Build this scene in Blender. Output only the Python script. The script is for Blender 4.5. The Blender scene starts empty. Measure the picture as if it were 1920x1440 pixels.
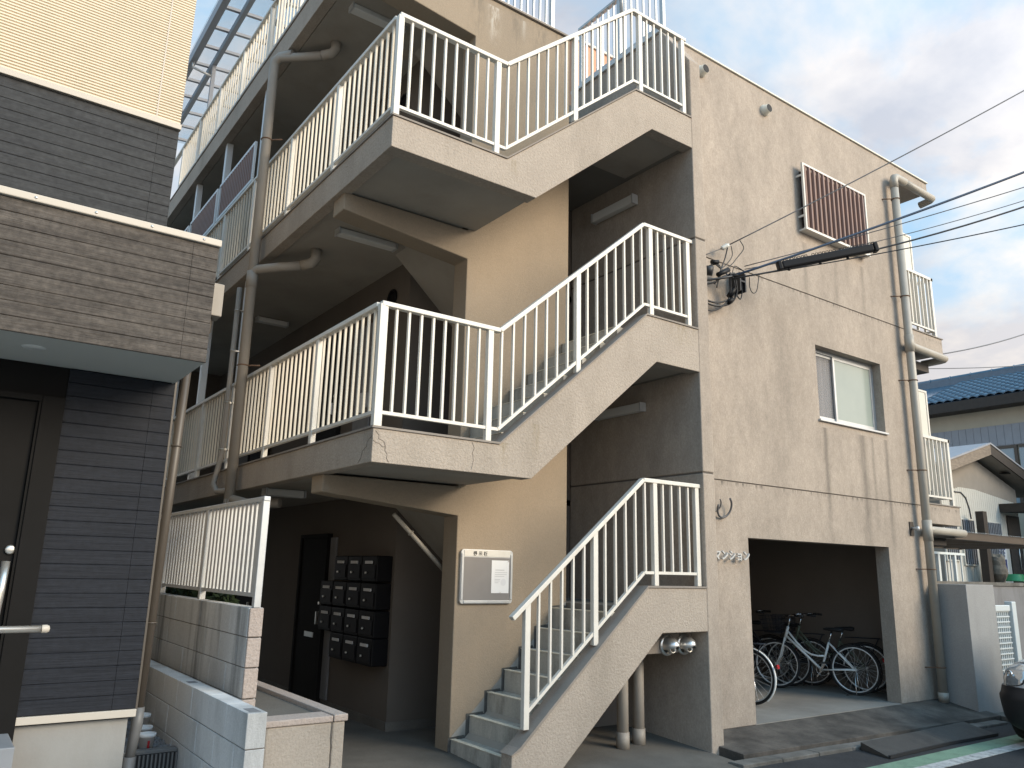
import bpy, bmesh, math, random
from mathutils import Vector, Matrix
random.seed(7)
R = math.radians
S = bpy.context.scene
COL = S.collection

# ------------------------------------------------------------------ camera
cam = bpy.data.cameras.new('camera'); camo = bpy.data.objects.new('camera', cam); COL.objects.link(camo)
cam.sensor_width = 36.0; cam.lens = 36.0*1484.5/1920; cam.clip_start = .05; cam.clip_end = 2000
yaw, pit, rol = R(35.607), R(13.294), R(1.315)
F = Vector((math.sin(yaw)*math.cos(pit), math.cos(yaw)*math.cos(pit), math.sin(pit)))
r0 = Vector((math.cos(yaw), -math.sin(yaw), 0)); u0 = r0.cross(F)
rt = math.cos(rol)*r0 + math.sin(rol)*u0; up_ = -math.sin(rol)*r0 + math.cos(rol)*u0
M = Matrix((rt, up_, -F)).transposed().to_4x4(); M.translation = Vector((-2.709, -5.651, 1.641))
camo.matrix_world = M
S.camera = camo

# ------------------------------------------------------------------ world, sun, exposure
SUN_EL, SUN_AZ = R(24), R(150)          # azimuth clockwise from +Y
W = bpy.data.worlds.new('World'); S.world = W; W.use_nodes = True
nt = W.node_tree; N = nt.nodes; L = nt.links; N.clear()
out = N.new('ShaderNodeOutputWorld'); bg = N.new('ShaderNodeBackground'); bg.inputs[1].default_value = .1
sky = N.new('ShaderNodeTexSky'); sky.sky_type = 'NISHITA'; sky.sun_disc = False
sky.sun_elevation = SUN_EL; sky.sun_rotation = SUN_AZ; sky.air_density = 1.0; sky.dust_density = .4; sky.ozone_density = 2.2
tc = N.new('ShaderNodeTexCoord')
sep = N.new('ShaderNodeSeparateXYZ'); L.new(tc.outputs['Generated'], sep.inputs[0])
def wm(op, a, b=None, c=None):
    n = N.new('ShaderNodeMath'); n.operation = op
    for i, v in enumerate((a, b, c)):
        if v is None: continue
        if isinstance(v, (int, float)): n.inputs[i].default_value = v
        else: L.new(v, n.inputs[i])
    return n.outputs[0]
zc = wm('ADD', wm('MAXIMUM', sep.outputs[2], 0.0), .22)
px = wm('DIVIDE', sep.outputs[0], zc); py = wm('DIVIDE', sep.outputs[1], zc)
cmb = N.new('ShaderNodeCombineXYZ'); L.new(px, cmb.inputs[0]); L.new(py, cmb.inputs[1])
cmb.inputs[2].default_value = 3.7
def wnoise(scale, detail, rough, dist=0.0, vec=None):
    n = N.new('ShaderNodeTexNoise'); n.inputs['Scale'].default_value = scale; n.inputs['Detail'].default_value = detail
    n.inputs['Roughness'].default_value = rough; n.inputs['Distortion'].default_value = dist
    L.new(vec or cmb.outputs[0], n.inputs['Vector']); return n.outputs['Fac']
def wramp(fac, stops):
    n = N.new('ShaderNodeValToRGB'); e = n.color_ramp.elements
    while len(e) < len(stops): e.new(.5)
    for el, (p, c) in zip(e, stops): el.position = p; el.color = (c[0], c[1], c[2], 1) if not isinstance(c, (int, float)) else (c, c, c, 1)
    L.new(fac, n.inputs[0]); return n.outputs[0]
def wmix(fac, a, b):
    n = N.new('ShaderNodeMix'); n.data_type = 'RGBA'
    L.new(fac, n.inputs['Factor'])
    for s, v in ((6, a), (7, b)):
        if isinstance(v, tuple): n.inputs[s].default_value = (*v, 1)
        else: L.new(v, n.inputs[s])
    return n.outputs[2]
big = wnoise(1.15, 9, .56, .35)
cover = wramp(wm('ADD', wm('ADD', big, wm('MULTIPLY', wm('MAXIMUM', wm('SUBTRACT', .40, sep.outputs[2]), 0.0), .8)), wm('MULTIPLY', wm('SUBTRACT', sep.outputs[0], .50), .18)), [(.45, 0.0), (.57, 1.0)])
thick = wramp(wnoise(2.1, 7, .55, .2), [(.42, 0.0), (.58, 1.0)])
warm = wramp(sep.outputs[2], [(0.08, 1.0), (.50, 0.0)])
blue = wmix(wramp(sep.outputs[2], [(0.12, 0.0), (.42, 1.0)]), (6.2, 5.8, 5.3), (2.5, 4.6, 6.5))
skyb = N.new('ShaderNodeMix'); skyb.data_type = 'RGBA'; skyb.inputs['Factor'].default_value = .8
L.new(sky.outputs[0], skyb.inputs[6]); L.new(blue, skyb.inputs[7])
cl_dark = wmix(warm, (3.7, 3.95, 4.5), (4.9, 4.6, 4.45)); cl_lite = wmix(warm, (5.7, 5.6, 5.65), (7.0, 6.15, 5.1))
cloud = wmix(thick, cl_lite, cl_dark)
sdot = N.new('ShaderNodeVectorMath'); sdot.operation = 'DOT_PRODUCT'; L.new(tc.outputs['Generated'], sdot.inputs[0])
sdot.inputs[1].default_value = (math.sin(SUN_AZ)*math.cos(SUN_EL), math.cos(SUN_AZ)*math.cos(SUN_EL), math.sin(SUN_EL))
glow = wm('ADD', 1.0, wm('MULTIPLY', wm('POWER', wm('MAXIMUM', sdot.outputs['Value'], 0.0), 2.0), 1.6))
sc_ = N.new('ShaderNodeVectorMath'); sc_.operation = 'SCALE'; L.new(wmix(cover, skyb.outputs[2], cloud), sc_.inputs[0]); L.new(glow, sc_.inputs['Scale'])
L.new(sc_.outputs[0], bg.inputs[0]); L.new(bg.outputs[0], out.inputs[0])

sd = bpy.data.lights.new('sun', 'SUN'); so = bpy.data.objects.new('sun', sd); COL.objects.link(so)
sd.energy = 2.5; sd.angle = R(28); sd.color = (1, .84, .62)
sdir = Vector((math.sin(SUN_AZ)*math.cos(SUN_EL), math.cos(SUN_AZ)*math.cos(SUN_EL), math.sin(SUN_EL)))
so.rotation_euler = sdir.to_track_quat('Z', 'Y').to_euler(); so.location = (6, -30, 20)
S.view_settings.view_transform = 'Standard'; S.view_settings.look = 'None'
S.view_settings.exposure = 0.7; S.view_settings.gamma = 1.0; S.view_settings.use_curve_mapping = False
S.render.engine = 'CYCLES'

# ------------------------------------------------------------------ materials
def mat(name, col, rough=.8, col2=None, nscale=3.0, bump=0.0, bscale=80.0, metal=0.0, spec=.5, stretch=(1, 1, 1),
        dirt=None, dscale=1.2, damt=.5, bstretch=(1, 1, 1), detail=6, fine=None, dst=(1, 1, .35)):
    m = bpy.data.materials.new(name); m.use_nodes = True
    t = m.node_tree; n = t.nodes; l = t.links; b = n['Principled BSDF']
    b.inputs['Roughness'].default_value = rough; b.inputs['Metallic'].default_value = metal
    b.inputs['Specular IOR Level'].default_value = spec
    b.inputs['Base Color'].default_value = (*col, 1)
    geo = n.new('ShaderNodeTexCoord')
    def noise(sc, st, d=detail, rgh=.6):
        mp = n.new('ShaderNodeMapping'); mp.inputs['Scale'].default_value = st
        l.new(geo.outputs['Object'], mp.inputs[0])
        x = n.new('ShaderNodeTexNoise'); x.inputs['Scale'].default_value = sc; x.inputs['Detail'].default_value = d
        x.inputs['Roughness'].default_value = rgh
        l.new(mp.outputs[0], x.inputs['Vector']); return x.outputs['Fac']
    cur = None
    if col2:
        x = n.new('ShaderNodeMix'); x.data_type = 'RGBA'; x.inputs[6].default_value = (*col, 1); x.inputs[7].default_value = (*col2, 1)
        mr = n.new('ShaderNodeMapRange'); mr.inputs[1].default_value = .3; mr.inputs[2].default_value = .7
        l.new(noise(nscale, stretch), mr.inputs[0]); l.new(mr.outputs[0], x.inputs['Factor']); cur = x.outputs[2]
    if fine:
        mr = n.new('ShaderNodeMapRange'); mr.inputs[1].default_value = .3; mr.inputs[2].default_value = .7
        mr.inputs[3].default_value = 1-fine[1]; mr.inputs[4].default_value = 1+fine[1]
        l.new(noise(fine[0], (1, 1, 1), 3), mr.inputs[0])
        x = n.new('ShaderNodeVectorMath'); x.operation = 'SCALE'
        if cur: l.new(cur, x.inputs[0])
        else: x.inputs[0].default_value = col
        l.new(mr.outputs[0], x.inputs['Scale']); cur = x.outputs[0]
    if dirt:
        x = n.new('ShaderNodeMix'); x.data_type = 'RGBA'; x.inputs[7].default_value = (*dirt, 1)
        if cur: l.new(cur, x.inputs[6])
        else: x.inputs[6].default_value = (*col, 1)
        mr = n.new('ShaderNodeMapRange'); mr.inputs[1].default_value = .5; mr.inputs[2].default_value = .75; mr.inputs[4].default_value = damt
        l.new(noise(dscale, dst, 8, .65), mr.inputs[0]); l.new(mr.outputs[0], x.inputs['Factor']); cur = x.outputs[2]
    if cur: l.new(cur, b.inputs['Base Color'])
    if bump:
        bp = n.new('ShaderNodeBump'); bp.inputs['Strength'].default_value = bump; bp.inputs['Distance'].default_value = .01
        l.new(noise(bscale, bstretch, 4), bp.inputs['Height']); l.new(bp.outputs[0], b.inputs['Normal'])
    m['b'] = 1
    return m

def glassy(name, col, alpha, rough=.1):
    m = mat(name, col, rough); m.node_tree.nodes['Principled BSDF'].inputs['Alpha'].default_value = alpha; return m

STUC = (.398, .340, .286); STUC2 = (.345, .295, .249)
def mottle(m, amt=.10):
    t = m.node_tree; n = t.nodes; l = t.links; b = n['Principled BSDF']; src = b.inputs['Base Color'].links[0].from_socket
    g = n.new('ShaderNodeNewGeometry'); fac = None
    for sc, st, am in ((9, (1, 1, .55), amt*.7), (45, (1, 1, .6), amt*.9), (2.2, (1, 1, .5), amt*.6)):
        mp = n.new('ShaderNodeMapping'); mp.inputs['Scale'].default_value = st; l.new(g.outputs['Position'], mp.inputs[0])
        x = n.new('ShaderNodeTexNoise'); x.inputs['Scale'].default_value = sc; x.inputs['Detail'].default_value = 3; l.new(mp.outputs[0], x.inputs['Vector'])
        mr = n.new('ShaderNodeMapRange'); mr.inputs[1].default_value = .3; mr.inputs[2].default_value = .7; mr.inputs[3].default_value = 1-am; mr.inputs[4].default_value = 1+am
        l.new(x.outputs['Fac'], mr.inputs[0])
        v = n.new('ShaderNodeVectorMath'); v.operation = 'SCALE'; l.new(src, v.inputs[0]); l.new(mr.outputs[0], v.inputs['Scale']); src = v.outputs[0]
    l.new(src, b.inputs['Base Color']); return m
def streaks(m, lst, col):
    t = m.node_tree; n = t.nodes; l = t.links; b = n['Principled BSDF']; src = b.inputs['Base Color'].links[0].from_socket
    g = n.new('ShaderNodeNewGeometry'); sp = n.new('ShaderNodeSeparateXYZ'); l.new(g.outputs['Position'], sp.inputs[0])
    def mm(op, *a):
        x = n.new('ShaderNodeMath'); x.operation = op
        for i, v in enumerate(a):
            if isinstance(v, (int, float)): x.inputs[i].default_value = v
            else: l.new(v, x.inputs[i])
        return x.outputs[0]
    mp = n.new('ShaderNodeMapping'); mp.inputs['Scale'].default_value = (1, 1, .25); l.new(g.outputs['Position'], mp.inputs[0])
    nz = n.new('ShaderNodeTexNoise'); nz.inputs['Scale'].default_value = 26; nz.inputs['Detail'].default_value = 5; l.new(mp.outputs[0], nz.inputs['Vector'])
    tot = None
    for x0, w, zt, zb, a in lst:
        d = mm('DIVIDE', mm('SUBTRACT', sp.outputs[0], x0), w); gs = mm('POWER', 2.718, mm('MULTIPLY', mm('MULTIPLY', d, d), -1.0))
        mr = n.new('ShaderNodeMapRange'); mr.inputs[1].default_value = zb; mr.inputs[2].default_value = zt; l.new(sp.outputs[2], mr.inputs[0])
        v = mm('MULTIPLY', mm('MULTIPLY', gs, mr.outputs[0]), mm('MULTIPLY', mm('LESS_THAN', sp.outputs[2], zt), a)); tot = v if tot is None else mm('ADD', tot, v)
    mk = n.new('ShaderNodeMapRange'); mk.inputs[1].default_value = .38; mk.inputs[2].default_value = .62; l.new(nz.outputs['Fac'], mk.inputs[0])
    tot = mm('MINIMUM', mm('MULTIPLY', tot, mk.outputs[0]), .9)
    x = n.new('ShaderNodeMix'); x.data_type = 'RGBA'; x.inputs[7].default_value = (*col, 1); l.new(src, x.inputs[6]); l.new(tot, x.inputs['Factor']); l.new(x.outputs[2], b.inputs['Base Color']); return m
def stain_wall(name, streaks=True):
    """lithin-sprayed stucco with rain streaks below the sills and drip stains along the two movement joints"""
    m = mat(name, STUC, .95, STUC2, 1.6, .55, 110, dirt=(.20, .175, .15), dscale=.9, damt=.45, stretch=(1, 1, .45), spec=.2, fine=(60, .09))
    t = m.node_tree; n = t.nodes; l = t.links; b = n['Principled BSDF']
    src = b.inputs['Base Color'].links[0].from_socket
    g = n.new('ShaderNodeNewGeometry'); sp = n.new('ShaderNodeSeparateXYZ'); l.new(g.outputs['Position'], sp.inputs[0])
    def mm(op, *a):
        x = n.new('ShaderNodeMath'); x.operation = op
        for i, v in enumerate(a):
            if isinstance(v, (int, float)): x.inputs[i].default_value = v
            else: l.new(v, x.inputs[i])
        return x.outputs[0]
    def nz(sc, st):
        mp = n.new('ShaderNodeMapping'); mp.inputs['Scale'].default_value = st; l.new(g.outputs['Position'], mp.inputs[0])
        x = n.new('ShaderNodeTexNoise'); x.inputs['Scale'].default_value = sc; x.inputs['Detail'].default_value = 5; l.new(mp.outputs[0], x.inputs['Vector']); return x.outputs['Fac']
    tot = None
    wob = mm('MULTIPLY', mm('SUBTRACT', nz(1.5, (.0, .0, 1)), .5), .12)
    xx = mm('ADD', sp.outputs[0], wob)
    for (x0, w, zt, zb, a) in [(6.85, .05, 3.62, 1.9, .55), (7.75, .09, 3.62, 1.7, .5), (8.0, .04, 3.62, 2.1, .35), (8.36, .05, 3.62, 1.8, .5),
                               (6.65, .05, 6.25, 4.9, .3), (7.4, .06, 6.25, 5.0, .25), (8.1, .05, 6.25, 5.1, .3)] if streaks else []:
        d = mm('DIVIDE', mm('SUBTRACT', xx, x0), w)
        gs = mm('POWER', 2.718, mm('MULTIPLY', mm('MULTIPLY', d, d), -1.0))
        top = mm('MULTIPLY', mm('LESS_THAN', sp.outputs[2], zt), a)
        mr = n.new('ShaderNodeMapRange'); mr.inputs[1].default_value = zb; mr.inputs[2].default_value = zb+.9; l.new(sp.outputs[2], mr.inputs[0])
        v = mm('MULTIPLY', mm('MULTIPLY', gs, top), mr.outputs[0])
        tot = v if tot is None else mm('ADD', tot, v)
    for zj in (2.722, 5.47):
        dz = mm('SUBTRACT', sp.outputs[2], zj)
        mr = n.new('ShaderNodeMapRange'); mr.inputs[1].default_value = -.055; mr.inputs[2].default_value = -.004; l.new(dz, mr.inputs[0])
        below = mm('MULTIPLY', mr.outputs[0], mm('LESS_THAN', dz, .0))
        mk = n.new('ShaderNodeMapRange'); mk.inputs[1].default_value = .5; mk.inputs[2].default_value = .68; l.new(nz(9, (3, 1, .1)), mk.inputs[0])
        v = mm('MULTIPLY', mm('MULTIPLY', below, mk.outputs[0]), .85)
        tot = v if tot is None else mm('ADD', tot, v)
    tot = mm('MINIMUM', mm('MULTIPLY', tot, mm('ADD', .55, mm('MULTIPLY', nz(7, (2, 2, .3)), .9))), .9)
    x = n.new('ShaderNodeMix'); x.data_type = 'RGBA'; x.inputs[7].default_value = (.09, .08, .07, 1)
    l.new(src, x.inputs[6]); l.new(tot, x.inputs['Factor']); l.new(x.outputs[2], b.inputs['Base Color'])
    return m

MT = {}
MT['wall'] = mottle(stain_wall('stucco_wall'))
MT['divide_shaded'] = mat('smooth_shaded_tan_paint', (.315, .256, .192), .95, (.278, .226, .170), 1.3, .35, 90, dirt=(.21, .185, .155), dscale=.9, damt=.4, stretch=(1, 1, .5), spec=.2, fine=(60, .06))  # dimmer, yellower light of the recess is painted into this tan
MT['stucco'] = mat('stucco', STUC, .95, STUC2, 1.6, .55, 110, dirt=(.20, .175, .15), dscale=1.0, damt=.35, stretch=(1, 1, .4), spec=.2, fine=(60, .09))
MT['fascia'] = mat('rough_stucco', (.405, .35, .296), .95, (.352, .303, .256), 2.0, 1.0, 46, dirt=(.19, .165, .13), dscale=1.5, damt=.5, spec=.2, fine=(40, .10))
streaks(MT['divide_shaded'], [(1.72, .07, 8.09, 7.55, 1.0), (2.15, .03, 8.1, 7.8, .5)], (.55, .52, .47))
streaks(MT['divide_shaded'], [(1.5, .1, 8.17, 7.4, .5), (2.05, .08, 8.17, 7.5, .55), (2.4, .1, 8.17, 7.3, .55), (2.7, .08, 8.17, 7.4, .5)], (.13, .115, .095))
streaks(MT['fascia'], [(1.27, .05, 2.74, 2.5, .7), (1.62, .06, 2.95, 2.55, .5), (1.3, .05, 5.5, 5.25, .6), (3.6, .2, 4.32, 4.0, .5)], (.23, .185, .11))
for k_ in ('stucco',): mottle(MT[k_])
MT['soffit'] = mat('soffit_paint', (.37, .34, .30), .9, (.31, .285, .25), 1.5, .15, 60, dirt=(.17, .15, .12), dscale=1.0, damt=.4, spec=.2)
MT['corr_shade'] = mat('shaded_corridor_paint', (.135, .115, .098), .9, (.115, .098, .084), 1.2, .25, 70, spec=.2)  # corridor shade painted in, far darker than the walls outside
MT['lsoff'] = mat('landing_paint', (.21, .20, .18), .9, (.17, .16, .145), 1.5, .2, 60, spec=.2)
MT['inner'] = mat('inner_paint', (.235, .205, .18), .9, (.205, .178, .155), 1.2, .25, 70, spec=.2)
MT['cap'] = mat('mortar_cap', (.29, .255, .225), .85, (.22, .195, .17), 4, .3, 60, spec=.25)
MT['groove'] = mat('joint_sealant', (.12, .105, .092), .9)
MT['concrete'] = mat('concrete_floor', (.17, .155, .135), .9, (.10, .092, .082), 1.3, .35, 90, dirt=(.075, .07, .06), dscale=.8, damt=.7, spec=.25, fine=(70, .1))
MT['gfloor'] = mat('garage_concrete', (.30, .28, .25), .9, (.22, .205, .185), 1.3, .35, 90, dirt=(.12, .11, .10), dscale=.8, damt=.6, fine=(70, .1))
MT['ramp'] = mat('ramp_concrete', (.15, .132, .115), .9, (.05, .046, .042), 2.6, .6, 70, dirt=(.028, .026, .024), dscale=1.9, damt=.9, spec=.25, fine=(70, .15))
MT['kerb'] = mat('kerb_concrete', (.2, .19, .175), .9, (.09, .085, .075), 3, .5, 70, dirt=(.05, .047, .04), dscale=2, damt=.7, fine=(80, .15))
MT['step'] = mat('step_concrete', (.50, .48, .43), .85, (.36, .345, .31), 4, .3, 80, dirt=(.05, .047, .04), dscale=3.5, damt=.9, stretch=(2, 2, .4), fine=(60, .1))
MT['nosing'] = mat('step_nosing', (.74, .69, .57), .8, (.60, .555, .46), 5, .2, 60)
MT['stain'] = mat('black_water_stain', (.045, .043, .04), .85, (.10, .098, .09), 14, .3, 60)
MT['skirt'] = mat('skirt_mortar', (.33, .315, .285), .85, (.25, .24, .22), 3, .2, 50, dirt=(.12, .115, .105), dscale=3, damt=.6)
MT['pave2'] = mat('town_ground', (.30, .28, .25), .95, (.24, .225, .20), .4, .3, 40, spec=.1)
MT['pave'] = mat('pale_paving', (.46, .45, .42), .9, (.40, .39, .365), 1.5, .3, 70, spec=.2)
MT['asphalt'] = mat('asphalt', (.062, .062, .064), .9, (.042, .042, .044), 2, .9, 220, spec=.3, fine=(160, .4))
MT['green'] = mat('green_road_paint', (.23, .36, .25), .8, (.19, .30, .205), 4, .6, 200, dirt=(.06, .07, .06), dscale=5, damt=.5, fine=(120, .2))
MT['white'] = mat('white_road_paint', (.62, .62, .6), .8, (.45, .45, .44), 6, .7, 200, dirt=(.10, .10, .10), dscale=14, damt=.95, fine=(120, .15))
MT['alu'] = mat('painted_aluminium', (.69, .66, .60), .45, (.63, .60, .545), 8, spec=.4, dirt=(.42, .37, .29), dscale=5, damt=.3)
MT['alu2'] = mat('bare_aluminium', (.56, .57, .57), .4, (.48, .49, .5), 8, metal=.35, dirt=(.34, .33, .31), dscale=6, damt=.35)
MT['slat'] = mat('cream_slat', (.66, .60, .50), .5, (.60, .545, .45), 6)
MT['silver'] = mat('silver_column', (.60, .62, .63), .4, (.55, .57, .58), 4, metal=.2)
MT['brown'] = mat('brown_sheet', (.19, .092, .060), .45, (.12, .062, .046), 9, stretch=(3, 1, .3))
MT['pvc'] = mat('grey_pvc', (.34, .305, .265), .55, (.30, .27, .235), 3, dirt=(.20, .17, .13), dscale=2, damt=.4)
MT['pvc2'] = mat('light_pvc', (.40, .37, .32), .5, (.345, .32, .275), 3, dirt=(.25, .21, .17), dscale=2, damt=.45)
MT['pvcd'] = mat('dark_pvc', (.14, .14, .14), .5, (.12, .12, .12), 3)
MT['rust'] = mat('rusty_steel', (.20, .12, .075), .85, (.12, .07, .045), 30, .4, 60)
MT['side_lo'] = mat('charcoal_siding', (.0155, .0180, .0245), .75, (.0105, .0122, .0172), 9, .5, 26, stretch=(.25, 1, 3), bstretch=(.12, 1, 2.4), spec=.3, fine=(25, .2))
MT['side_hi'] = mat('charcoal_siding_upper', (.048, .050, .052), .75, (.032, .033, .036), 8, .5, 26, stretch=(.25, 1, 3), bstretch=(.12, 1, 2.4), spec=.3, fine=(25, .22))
MT['side_box'] = mat('brown_grey_siding', (.105, .091, .079), .75, (.050, .043, .038), 10, .7, 30, stretch=(.22, 1, 3.2), bstretch=(.12, 1, 3), spec=.3, fine=(30, .28))
MT['cream'] = mat('cream_ribbed_siding', (.72, .62, .48), .7, (.66, .57, .44), 3, .2, 60)
MT['trim'] = mat('beige_trim', (.50, .45, .385), .5)
MT['soffw'] = mat('white_soffit', (.46, .46, .43), .8)
MT['found'] = mat('foundation_mortar', (.32, .315, .30), .9, (.26, .255, .24), 1.2, .15, 40, dirt=(.22, .20, .18), dscale=1.6, damt=.5)
MT['door'] = mat('dark_door', (.012, .0112, .011), .75, (.010, .0095, .009), 4, spec=.12)
MT['steel'] = mat('brushed_steel', (.62, .60, .56), .3, metal=.8)
MT['pipe_br'] = mat('brown_downpipe', (.088, .073, .058), .45, (.075, .062, .05), 3)
MT['block'] = mat('concrete_block', (.60, .60, .59), .9, (.44, .44, .435), 2.2, .35, 120, dirt=(.03, .03, .028), dscale=3.4, damt=.95, stretch=(1, 1, .35), spec=.2, fine=(90, .12), dst=(1, 1, .12))
MT['block2'] = mat('pale_concrete_block', (.66, .66, .655), .9, (.54, .545, .545), 1.8, .3, 120, dirt=(.16, .16, .155), dscale=1.6, damt=.6, stretch=(1, 1, .4), spec=.2, fine=(90, .1))
MT['pink'] = mat('pinkish_stucco', (.42, .355, .315), .95, (.37, .31, .275), 3, .9, 55, spec=.2, fine=(60, .1))
MT['tan'] = mat('tan_stucco', (.40, .352, .302), .95, (.335, .295, .252), 2.5, .7, 50, dirt=(.25, .21, .17), dscale=2, damt=.4, spec=.2, fine=(60, .1))
MT['black'] = mat('black_gloss', (.005, .005, .006), .5, spec=.15)
MT['rubber'] = mat('black_rubber', (.018, .018, .019), .75)
MT['rubber2'] = mat('worn_rubber', (.075, .07, .064), .85, (.045, .042, .04), 3, .5, 90, dirt=(.11, .10, .09), dscale=2, damt=.5)
MT['blackp'] = mat('black_plastic', (.007, .007, .009), .55, spec=.25)
MT['label'] = mat('paper_label', (.55, .55, .55), .7)
MT['chrome'] = mat('chrome', (.72, .72, .72), .22, metal=1.0)
MT['satin'] = mat('satin_steel', (.70, .70, .69), .34, metal=.85)
MT['rim'] = mat('bright_alloy_rim', (.75, .75, .74), .35, metal=.3)
MT['bikew'] = mat('white_bike_paint', (.85, .86, .84), .3)
MT['bikeo'] = mat('olive_bike_paint', (.13, .15, .11), .35)
MT['biked'] = mat('dark_bike_paint', (.02, .022, .03), .35)
MT['biken'] = mat('navy_bike_paint', (.02, .03, .07), .35)
MT['bikes'] = mat('silver_bike_paint', (.4, .4, .4), .3, metal=.5)
MT['red'] = mat('red_reflector', (.35, .015, .02), .25)
MT['orange'] = mat('orange_reflector', (.5, .1, .03), .3)
MT['lampw'] = mat('white_lamp_cover', (.62, .62, .60), .4)
MT['board'] = mat('grey_felt', (.235, .22, .21), .95, (.215, .2, .19), 5)
MT['ink'] = mat('black_ink', (.02, .02, .02), .7)
MT['ink2'] = mat('grey_ink', (.44, .44, .45), .8)
MT['ink3'] = mat('pale_grey_ink', (.66, .66, .67), .8)
MT['paper'] = mat('white_paper', (.74, .74, .74), .8)
MT['cable'] = mat('black_cable', (.02, .021, .025), .5)
MT['cableb'] = mat('blue_black_cable', (.03, .055, .10), .45)
MT['cableg'] = mat('grey_cable', (.10, .10, .105), .5)
MT['porc'] = mat('porcelain', (.6, .62, .6), .25)
MT['glass'] = mat('frosted_glass', (.30, .34, .31), .18, (.27, .31, .285), 2)
MT['glassd'] = mat('clear_window_glass', (.19, .185, .19), .08, (.16, .155, .16), 1.5)
MT['curtain'] = mat('grey_curtain', (.33, .31, .31), .9, (.24, .225, .23), 14, stretch=(3, 1, .05))
MT['salmon'] = mat('sunlit_salmon_wall', (.58, .33, .22), .9, (.52, .29, .19), 3, .3, 60)  # orange of the low sun is painted into this wall's colour
MT['poly'] = glassy('polycarbonate', (.8, .86, .88), .22, .2)
MT['panel'] = mat('cream_panel', (.60, .585, .51), .5, (.56, .545, .475), 2)
MT['stub'] = mat('grey_mortar', (.36, .355, .345), .9, (.30, .295, .29), 1.6, .3, 70, dirt=(.2, .195, .185), dscale=1.2, damt=.5, fine=(60, .08))
MT['rett'] = mat('dark_mortar', (.22, .22, .23), .9, (.18, .18, .185), 1.6, .3, 70, dirt=(.08, .075, .07), dscale=2.5, damt=.6)
MT['btile'] = mat('blue_roof_tile', (.075, .135, .20), .14, (.055, .105, .16), 6, spec=.8)
MT['darkw'] = mat('dark_wood', (.05, .038, .03), .7, (.035, .027, .022), 8)
MT['wood'] = mat('weathered_wood', (.27, .22, .17), .8, (.16, .125, .095), 6, .3, 30, stretch=(1, .3, 4))
MT['plaster'] = mat('cream_plaster', (.52, .47, .37), .9, (.46, .41, .32), 2)
MT['wsid'] = mat('white_metal_siding', (.60, .585, .53), .5, (.55, .535, .485), 3)
MT['gsid'] = mat('grey_metal_siding', (.33, .335, .36), .5, (.29, .295, .315), 3)
MT['mort'] = mat('grey_gable_mortar', (.30, .27, .235), .9, (.255, .23, .2), 3)
MT['bronze'] = mat('bronze_aluminium', (.10, .075, .055), .4, (.085, .063, .047), 4)
MT['wina'] = mat('pale_window', (.36, .42, .45), .1, (.30, .36, .39), 1)
MT['wind'] = mat('dark_window', (.03, .032, .036), .12)
MT['navy'] = mat('navy_print', (.025, .04, .16), .6)
MT['carw'] = mat('silver_car_paint', (.55, .56, .57), .2, metal=.3)
MT['carb'] = mat('black_bumper', (.018, .018, .02), .5)
MT['carg'] = mat('car_glass', (.02, .025, .025), .05)
MT['lens'] = mat('headlight_lens', (.55, .57, .58), .08, metal=.6)
MT['gwire'] = mat('white_mesh', (.62, .66, .66), .5)
MT['gravel'] = mat('gravel_stone', (.26, .26, .27), .9, (.14, .14, .15), 20, .4, 40)
MT['leaf'] = mat('hedge_leaf', (.016, .028, .010), .7, (.009, .017, .006), 12, spec=.2)
MT['leafd'] = mat('dark_leaf', (.018, .030, .012), .7, (.010, .019, .008), 12)
MT['bark'] = mat('bark', (.10, .075, .05), .9)
MT['stone'] = mat('garden_stone', (.22, .19, .15), .95, (.13, .11, .09), 4, .6, 20)
MT['greenp'] = mat('green_plastic', (.02, .20, .075), .4)
MT['tile'] = mat('porch_tile', (.25, .26, .275), .6, (.21, .22, .235), 6)
MT['soil'] = mat('gravelly_soil', (.24, .225, .20), .95, (.15, .14, .125), 6, .6, 40)

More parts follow.
